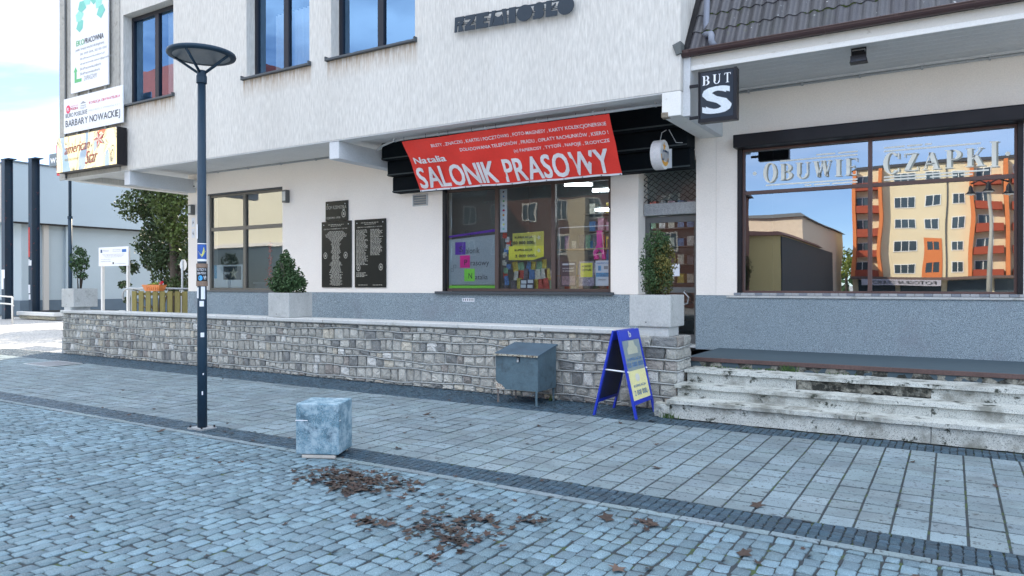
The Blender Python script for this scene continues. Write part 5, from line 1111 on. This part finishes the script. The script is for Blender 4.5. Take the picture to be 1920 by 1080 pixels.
ws = thing('hanging_sign', 'grey lightbox sign with white lettering and red boxes, half hidden by the corner', 'sign', (-26.2, 13, 5.5))
part('case', MB().bev(-26.82, -25.2, 13.0, 13.25, 5.70, 6.14, .01), M('sign_grey', (.13, .17, .20), .5), ws); part('lettering', text_mb('warta', -26.72, -25.5, 5.80, 6.02, 12.995, .02), whites, ws)
redb = M('sign_red', (.62, .02, .03), .4); part('red_box', MB().bev(-26.40, -25.3, 13.02, 13.2, 6.145, 6.42, .01), redb, ws); part('red_box', MB().bev(-26.36, -25.3, 13.02, 13.2, 5.36, 5.695, .01), redb, ws); part('white_mark', MB().quadxz(-26.34, -25.4, 5.47, 5.52, 13.0), whites, ws)
part('hanger', MB().tube([(-26.0, 13.1, 5.55), (-25.85, 13.2, 5.55)], .03, 6), galv, ws)
ib = thing('information_board', 'white project information board on two white posts behind the wall', 'information board', (-22.2, 12.6, 0))
part('panel', MB().box(-22.99, -21.35, 12.6, 12.62, 2.18, 2.77), whites, ib)
for x in (-22.87, -21.47): part('post', MB().box(x - .04, x + .04, 12.625, 12.70, 0, 2.72), whitep, ib)
bx = lambda a, b, c, d_, mm, nm_='print_block': part(nm_, MB().quadxz(a, b, c, d_, 12.597), mm, ib)
bx(-21.70, -21.47, 2.60, 2.69, M('flag_blue', (.01, .12, .42), .5), 'flag'); bx(-22.88, -22.78, 2.60, 2.70, M('logo_navy', (.02, .06, .16), .5), 'logo'); bx(-22.21, -22.13, 2.24, 2.30, inkd, 'crest')
for (s_, a, b, z) in (('Ministerstwo', -22.72, -22.4, 2.665), ('Infrastruktury', -22.72, -22.4, 2.625), ('UNIA EUROPEJSKA', -22.2, -21.75, 2.665), ('FUNDUSZ SPÓJNOŚCI', -22.2, -21.75, 2.62), ('Budowa systemu gospodarki niskoemisyjnej na terenie', -22.78, -21.55, 2.53), ('Gminy Miasto wraz z termomodernizacją', -22.7, -21.62, 2.49), ('budynków użyteczności publicznej', -22.6, -21.7, 2.45), ('Wartość projektu', -22.86, -22.3, 2.38), ('Dofinansowanie', -22.86, -22.3, 2.32), ('www.mapadotacji.gov.pl', -22.05, -21.5, 2.24)):
    part('lettering', text_mb(s_, a, b, z, z + .026, 12.595, .012), inkg, ib)
rs = thing('round_road_sign', 'back of a round grey road sign on a thin post beside the wall end', 'road sign', (-23.7, 16, 0))
part('post', MB().tube([(-23.7, 15.97, 0), (-23.7, 15.97, 2.5)], .035, 8), galv, rs, smooth=True); part('disc', MB().prism([(-23.7 + .2 * math.cos(k * PI / 12), 2.31 + .2 * math.sin(k * PI / 12)) for k in range(24)], 16.01, 16.02), whitep, rs)
fn_ = thing('slatted_screen', 'yellow-green wooden slatted screen standing behind the far end of the wall', 'fence', (-18.6, 11.9, 0)); fw_ = M('mossy_wood', (.22, .19, .06), .85, .2, 6, .2, 50, .5, 60, .004, stretch=(1, 1, .2)); fd_ = M('mossy_wood_dark', (.12, .10, .035), .85, .2, 6, .2, 50, .5, 60, stretch=(1, 1, .2))
for k in range(8): x = -19.97 + k * .335; part('slat', MB().bev(x, x + .215, 11.88, 11.90, .05, 1.42, .004), fw_, fn_)
for k in range(8): x = -19.80 + k * .335; part('slat', MB().bev(x, x + .215, 11.975, 11.995, .05, 1.40, .004), fd_, fn_)
for z in (.78, 1.34): part('rail', MB().box(-19.98, -17.3, 11.90, 11.974, z - .04, z + .04), fd_, fn_)
rl = thing('bent_handrail', 'grey tube handrail with a curved end behind the slatted screen', 'railing', (-19.4, 12.2, 0)); part('tube', MB().tube([(-20.93, 12.2, 1.15), (-20.98, 12.2, 1.28), (-20.93, 12.2, 1.40), (-20.80, 12.2, 1.475), (-20.6, 12.2, 1.49), (-17.2, 12.2, 1.49)], .028, 8), galv, rl, smooth=True); part('upright', MB().tube([(-20.5, 12.2, 0), (-20.5, 12.2, 1.47)], .025, 8), galv, rl); part('upright', MB().tube([(-18.2, 12.2, 0), (-18.2, 12.2, 1.47)], .025, 8), galv, rl)
fp = thing('flower_box', 'orange plastic flower box with a red flower resting on the slatted screen', 'flower box', (-19.0, 11.94, 1.42)); orp = M('pot_orange', (.75, .24, .07), .5)
mb = MB().add([(-19.30, 11.86, 1.425), (-18.66, 11.86, 1.425), (-18.66, 12.02, 1.425), (-19.30, 12.02, 1.425), (-19.40, 11.82, 1.60), (-18.58, 11.82, 1.60), (-18.58, 12.06, 1.60), (-19.40, 12.06, 1.60)], [(0, 3, 2, 1), (0, 1, 5, 4), (1, 2, 6, 5), (2, 3, 7, 6), (3, 0, 4, 7)]); part('box', mb, orp, fp)
for k in range(6): part('rib', MB().box(-19.2 + k * .1, -19.17 + k * .1, 11.825, 11.84, 1.45, 1.59), orp, fp)
part('leaves', foliage([(-18.9, 11.94, 1.63, .10, .5), (-19.15, 11.94, 1.6, .08, .4)], 160, .06, 3), M('pot_leaf', (.30, .42, .08), .6, tint=True), fp); part('flower', foliage([(-18.63, 11.93, 1.65, .045)], 30, .05, 4), M('flower_red', (.7, .03, .06), .6, tint=True), fp)

# tree and shrubs in front of the pale building
def tree(name, label, base, limbs, blobs, n, size, seed, up=.2):
    t_ = thing(name, label, 'tree', base); tr = None
    for k, (pts, rs_) in enumerate(limbs): part('trunk' if k == 0 else 'limb', MB().tube(pts, rs_, 7), barkm, t_, smooth=True)
    part('crown', foliage(blobs, n, size, seed, up), M('tree_leaf', (.05, .078, .026), .6, .3, .8, .2, 40, 0, tint=True, spec=.3), t_); return t_
b_ = Vector((-30.0, 19.8, 0))
tree('broadleaf_tree', 'leafy broadleaf tree half hidden by the building corner in front of the pale wall', b_,
     [([b_, b_ + Vector((.1, 0, 2)), b_ + Vector((-.2, .1, 4.2)), b_ + Vector((-.5, .2, 6.4))], [.26, .22, .17, .06]), ([b_ + Vector((.0, 0, 2.2)), (-31.2, 19.9, 3.4), (-32.3, 19.6, 4.9)], [.12, .09, .03]), ([b_ + Vector((0, 0, 1.6)), (-28.9, 19.8, 2.6), (-28.2, 19.6, 3.6)], [.10, .07, .03]), ([b_ + Vector((-.1, 0, 3.2)), (-30.9, 20.0, 4.8), (-31.3, 20, 6.2)], [.1, .07, .03])],
     [(-31.75, 19.8, 5.75, 1.05, 1, (1, 1, .9)), (-32.2, 19.2, 5.2, .75), (-30.6, 19.8, 5.6, .9), (-29.4, 19.5, 5.1, 1.1, 1, (1.2, 1.15, .8)), (-29.0, 19.8, 3.8, .9, 1, (1.25, 1.2, .8)), (-31.0, 20.0, 6.5, 1.2), (-29.3, 19.8, 6.8, 1.2), (-32.1, 20, 6.6, .8), (-30.1, 19.7, 4.1, .6), (-28.4, 19.6, 2.9, .5), (-31.2, 19.9, 4.9, .8, 1, (.7, .8, 1)), (-30.3, 20.1, 3.0, .8, 1, (.7, .8, 1)), (-29.0, 20.1, 2.4, .8, 1, (.7, .8, 1))], 15000, .17, 21)
b2 = Vector((-31.4, 19.9, 0))
tree('tall_shrub', 'sparse dark shrub with bare stems between the information board and the tree', b2,
     [([b2, b2 + Vector((-.2, 0, 1.4)), b2 + Vector((-.7, 0, 2.9))], [.07, .05, .02]), ([b2 + Vector((.1, 0, 0)), b2 + Vector((.3, 0, 1.6)), b2 + Vector((.2, .1, 3.6))], [.07, .05, .02]), ([b2 + Vector((-.1, 0, .3)), b2 + Vector((-1.1, -.2, 1.3)), b2 + Vector((-2.2, -.4, 1.5))], [.05, .035, .015]), ([b2 + Vector((-.1, 0, .2)), b2 + Vector((-1.3, -.2, .8)), b2 + Vector((-1.9, -.4, .7))], [.04, .03, .012]), ([b2 + Vector((.2, 0, .2)), b2 + Vector((.9, 0, 1.4)), b2 + Vector((1.2, 0, 2.4))], [.05, .035, .015])],
     [(-31.5, 19.9, 3.9, .7, 1, (.8, .85, 1)), (-32.3, 19.9, 3.5, .55, 1, (.7, .8, 1)), (-31.7, 19.9, 2.8, .6, 1, (.7, .8, 1)), (-32.4, 19.2, 2.4, .42, .8, (.7, .8, 1)), (-30.8, 19.9, 2.9, .65, 1, (.75, .85, 1)), (-30.9, 19.9, 1.9, .6, 1, (.75, .85, 1)), (-33.2, 19.4, 1.6, .3, .6, (.7, .8, 1)), (-32.6, 19.3, .9, .28, .6, (.8, .9, 1)), (-29.4, 19.7, 1.6, .5, .8), (-33.5, 19.6, 2.5, .28, .6, (.7, .8, 1))], 7000, .15, 31)

# ------------------------------------------------------------------ the rest of the square (seen in the glass, and an added block that shades the ground)
def block(name, label, x0, x1, y0, y1, h, wm, rm_=None, roof=0, cat='building'):
    t_ = thing(name, label, cat, ((x0 + x1) / 2, (y0 + y1) / 2, 0)); part('walls', MB().box(x0, x1, y0, y1, 0, h), wm, t_)
    if rm_:
        part('roof', MB().add([(x0 - .3, y0 - .3, h + .01), (x1 + .3, y0 - .3, h + .01), (x1 + .3, y1 + .3, h + .01), (x0 - .3, y1 + .3, h + .01), (x0 + roof, y0 + roof, h + roof * 1.3 + .1), (x1 - roof, y0 + roof, h + roof * 1.3 + .1), (x1 - roof, y1 - roof, h + roof * 1.3 + .1), (x0 + roof, y1 - roof, h + roof * 1.3 + .1)], [(0, 3, 2, 1), (4, 5, 6, 7), (0, 1, 5, 4), (1, 2, 6, 5), (2, 3, 7, 6), (3, 0, 4, 7)]), rm_, t_)
    return t_
fpane = M('far_pane', (.05, .07, .085), .1, .3, .3, 0, 60, 0); crm = M('apartment_cream', (.66, .56, .38), .9, .04, .3, .03, 8, 0); org = M('apartment_orange', (.58, .18, .06), .9, .05, .5, .03, 8, 0); redbal = M('balcony_red', (.30, .055, .025), .8, .1, 1)
def far_win(t_, x, z, w, h, y, n=2):
    f = part('window', MB().box(x - w / 2, x + w / 2, y + .0, y + .06, z - h / 2, z + h / 2), whitep, t_)
    for k in range(n):
        a = x - w / 2 + .09 + k * (w - .09) / n; part('pane', MB().quadxz(a, a + (w - .09) / n - .09, z - h / 2 + .09, z + h / 2 - .09, y + .075), fpane, f)
ap = block('apartment_block', 'five-storey cream and orange apartment block across the square', -10.4, 32, -87, -75, 15.6, crm, M('bitumen', (.04, .04, .045), .9), .3)
for fl_ in range(5):
    z = 3.6 + fl_ * 2.62
    for x, w, n in ((-4.7, 2.4, 3), (-2.0, 1.3, 2), (.4, 1.3, 2), (13.2, 2.3, 3), (15.6, 1.3, 2), (18, 1.3, 2)): far_win(ap, x, z, w, 1.25, -75, n)
    for x in (-9.0, 3.4, 7.0, 10.4, 21, 24.4, 28):
        part('balcony', MB().box(x - 1.35, x + 1.35, -74.98, -73.9, z - 1.25, z - .35), redbal, ap); far_win(ap, x - .4, z + .05, 1.6, 1.35, -75, 2)
for x in (-10.25, -7.45, 1.75, 5.15, 8.7, 12.0, 19.3, 22.7, 26.2, 29.8): part('pier', MB().box(x - .2, x + .2, -74.98, -73.8, 2.4, 15.5), org, ap)
part('orange_panel', MB().box(-2.85, -1.15, -74.98, -74.93, 2.4, 7.2), org, ap); part('shop_band', MB().box(-10.4, 32, -74.98, -73.2, 2.2, 2.5), M('band_brown', (.12, .08, .07), .8), ap)
for k in range(9): part('shopfront', MB().box(-9.8 + k * 4.6, -5.8 + k * 4.6, -74.98, -74.9, .2, 2.1), fpane, ap)
part('rain_pipe', MB().tube([(-.75, -74.9, 2.5), (-.75, -74.9, 15.5)], .07, 6), greyf, ap)
part('shop_banner', MB().box(-9.3, -1.2, -73.19, -73.15, 1.5, 2.2), M('banner_grey', (.35, .33, .38), .7), ap)
part('lettering', text_mb('FOTOGRAF STUDIO', 0, 6.6, 1.65, 2.05, 0, .02, fn=lambda p: (-1.6 - p[0], -73.13, p[2])), whites, ap)
yl = M('ochre_render', (.62, .50, .24), .9, .05, .3); 
y1_ = block('ochre_house', 'low ochre house with a brown roof edge across the square', -32, -12.2, -62, -40, 5.7, yl, M('roof_brown', (.16, .07, .05), .8), .25)
part('shaded_side', MB().box(-12.19, -12.1, -70, -40.02, 0, 5.6), M('painted_shade', (.035, .04, .045), .8), y1_)  # shade of this side painted as a dark sheet over the ochre wall
block('cream_hall', 'taller cream hall rising behind the ochre house', -30, -12.3, -80, -52, 8.3, M('hall_cream', (.58, .48, .38), .9), M('roof_grey', (.10, .10, .10), .8), .2)
ch = block('cream_tenement', 'tall cream tenement with a red tiled mansard across the street', -66, -36.5, -26, -12, 14.8, M('tenement_cream', (.72, .70, .56), .9, .04, .3))
part('mansard', MB().add([(-66, -12.1, 14.9), (-42.5, -12.1, 14.9), (-42.5, -25.9, 14.9), (-66, -25.9, 14.9), (-64, -13.6, 18.2), (-44, -13.6, 18.2), (-44, -24, 18.2), (-64, -24, 18.2)], [(0, 1, 2, 3), (4, 7, 6, 5), (0, 4, 5, 1), (1, 5, 6, 2), (2, 6, 7, 3), (3, 7, 4, 0)]), M('mansard_red', (.42, .07, .045), .7, .2, 3), ch)
for x in (-63, -59.5, -56, -52.5):
    for z in (6.4, 9.6, 12.6): far_win(ch, x, z, 1.3, 1.8, -12, 2)
part('shopfront_band', MB().box(-66.1, -36.4, -11.98, -11.7, 4.3, 4.55), whitep, ch); part('shopfront', MB().box(-65.8, -36.7, -11.98, -11.9, .3, 4.25), fpane, ch); part('cornice', MB().box(-66.3, -36.2, -12, -11.6, 14.3, 14.75), whitep, ch)
br_ = block('brown_terrace', 'dark brown brick terrace facing the kiosk across the square', -35.5, -14.2, -38, -26, 8.6, M('dark_brick', (.13, .055, .04), .9, .1, 1), M('roof_dark', (.05, .04, .04), .9), 1.6)
for x in (-33.6, -30.8, -28, -25.2, -22.4, -19.6, -16.8):
    for z in (4.6, 7.2): far_win(br_, x, z, 1.2, 1.5, -26, 2)
part('cream_bay', MB().box(-24.2, -22.9, -25.98, -25.2, 0, 7.9), crm, br_)
block('shade_block', 'plain unseen block added behind the corner building to shade the square', -27.9, -12, 22, 36, 16, M('plain_render', (.45, .44, .42), .9), M('roof_plain', (.1, .07, .06), .9), 1.5)  # unseen block, added to keep the sun off the foreground
pl = thing('square_lamp', 'grey lamp post with three bell-shaped heads on the square', 'street lamp', (1.35, -14.5, 0)); part('pole', MB().tube([(1.35, -14.5, 0), (1.35, -14.5, 5.6)], [.10, .07], 10), M('lamp_pole_grey', (.3, .29, .26), .6), pl, smooth=True)
part('arm', MB().tube([(.65, -14.5, 5.95), (1.0, -14.5, 6.08), (1.35, -14.5, 5.9), (1.7, -14.5, 6.08), (2.05, -14.5, 5.95)], .035, 6).tube([(1.35, -14.5, 5.5), (1.35, -14.5, 6.0)], .05, 6), blackm, pl, smooth=True)
for x in (.65, 1.35, 2.05): hh = part('lamp_head', MB().lathe([(.03, .38), (.08, .3), (.11, .12), (.24, 0), (.22, 0)], 14, (x, -14.5, 5.5 if x != 1.35 else 5.62)), blackm, pl, smooth=True); part('bulb_glass', MB().lathe([(0, -.06), (.12, -.03), (.2, .0)], 12, (x, -14.5, 5.5 if x != 1.35 else 5.62)), whitep, hh, smooth=True)
for k, (x, y, h_) in enumerate(((-10.4, -92, 9), (-13.5, -96, 8), (-7.5, -98, 8))):
    tree('far_tree', ['yellowing autumn tree beyond the cream hall, nearest of three', 'yellowing autumn tree beyond the cream hall, leftmost of three', 'yellowing autumn tree beyond the cream hall, rightmost of three'][k], Vector((x, y, 0)), [([(x, y, 0), (x, y, h_ * .6)], [.3, .1])], [(x, y, h_ * .6, h_ * .32, 1, (2.6, 2.0, .8)), (x - 1.8, y, h_ * .5, h_ * .2, 1, (2.2, 1.9, .8)), (x + 1.6, y, h_ * .5, h_ * .22, 1, (2.8, 2, .8))], 900, .55, 60 + k)
gt_ = foliage([(x, -135 + 6 * math.sin(x), 3, 8, .8) for x in range(-170, 150, 12)], 5200, 2.4, 77); solo('far_treeline', gt_, leafm, 'dark line of trees along the far edge of town', 'trees')['kind'] = 'stuff'

# ------------------------------------------------------------------ fallen leaves
lfm = M('dead_leaf', (.045, .032, .027), .8, .3, 12, .2, 60, .2, 60, tint=True)
def leaf(g, x, y, z, s_):
    n = 10; a0 = g.uniform(0, 6.28); cu = g.uniform(.1, .5) * s_; tx_, ty_ = g.uniform(-.35, .35), g.uniform(-.35, .35); V = []
    for k in range(n):
        r_ = s_ * ((.5 if k % 2 == 0 else .26) + (.12 if k == 0 else 0)) * g.uniform(.85, 1.1); a = a0 + 2 * PI * k / n; dx, dy = r_ * math.cos(a), r_ * math.sin(a)
        V.append((x + dx, y + dy, max(z + .001, z + .006 + dx * tx_ + dy * ty_ + cu * (math.cos(a * 2 - a0) ** 2) * (r_ / s_) * .6)))
    V.append((x, y, z + .004)); return V, [(k, (k + 1) % n, n) for k in range(n)]
g = random.Random(99); mb = MB(); mb.c = []
piles = [(-4.32, 4.38, .30, .10, 150), (-4.02, 4.33, .22, .13, 110), (-3.96, 4.12, .12, .08, 50), (-4.15, 4.15, .22, .06, 50), (-4.45, 4.3, .12, .08, 30), (-3.75, 4.45, .12, .05, 25), (-3.32, 3.62, .10, .05, 35), (-2.86, 3.75, .22, .08, 70), (-2.62, 3.68, .14, .1, 45), (-2.72, 4.02, .14, .06, 35), (-2.42, 4.22, .12, .05, 22), (-3.15, 3.95, .1, .06, 14), (-1.75, 4.55, .07, .04, 12), (-3.45, 4.3, .2, .06, 14), (-2.55, 3.35, .08, .05, 10)]
for cx, cy, sx_, sy_, n_ in piles:
    for _ in range(int(n_ * .85)):
        V, F = leaf(g, cx + g.gauss(0, sx_ * .85), cy + g.gauss(0, sy_ * 1.1), g.uniform(.001, .012), g.uniform(.035, .085)); mb.add(V, F); b = g.uniform(.35, 1.5); mb.c += [(b * g.uniform(.95, 1.25), b, b * g.uniform(.8, 1.05), 1)] * len(V)
for k in range(100):
    if k < 55: x, y = g.uniform(-11, 1.0), g.uniform(4.9, 8.1)
    else: x, y = g.uniform(-7, 0), g.uniform(2.4, 4.9)
    V, F = leaf(g, x, y, .003, g.uniform(.03, .07)); mb.add(V, F); b = g.uniform(.5, 1.4); mb.c += [(b * 1.05, b, b, 1)] * len(V)
solo('leaf_litter', mb, lfm, 'wet brown fallen leaves in heaps and scraps over the paving', 'leaves', loc=(-3.6, 4, 0))['kind'] = 'stuff'
for x, y, s_, lb in ((-1.70, 4.56, .13, 'large curled brown leaf on the pale edging row below the slabs, nearest right'), (-2.0, 4.52, .12, 'brown maple leaf on the edging row, left of a similar curled one'), (-1.05, 4.35, .11, 'single dark leaf on the cobbles near the bottom right'),
                     (-1.6, 3.75, .12, 'bright tan maple leaf on the cobbles at the bottom of the view'), (-3.0, 8.05, .12, 'dark leaf lying in front of the blue sandwich board'), (-1.2, 5.35, .12, 'brown leaf at the lower edge of the slabs by the dark band'),
                     (-2.2, 6.0, .11, 'olive brown leaf in the middle of the slab pavement'), (-5.5, 7.0, .12, 'flat brown leaf on the slabs between the cube and the grit bin'), (-4.6, 5.4, .11, 'brown leaf on the slabs just behind the painted cube'), (-7.35, 4.7, .11, 'dark leaf on the cobbles at the foot of the lamp post')):
    V, F = leaf(g, x, y, .004, s_); b = 2.2 if 'tan' in lb else g.uniform(.7, 1.2); m_ = MB().add(V, F); m_.c = [(b * 1.1, b, b * .9, 1)] * len(V)
    solo('fallen_leaf', m_, lfm, lb, 'leaf', loc=(x, y, 0))
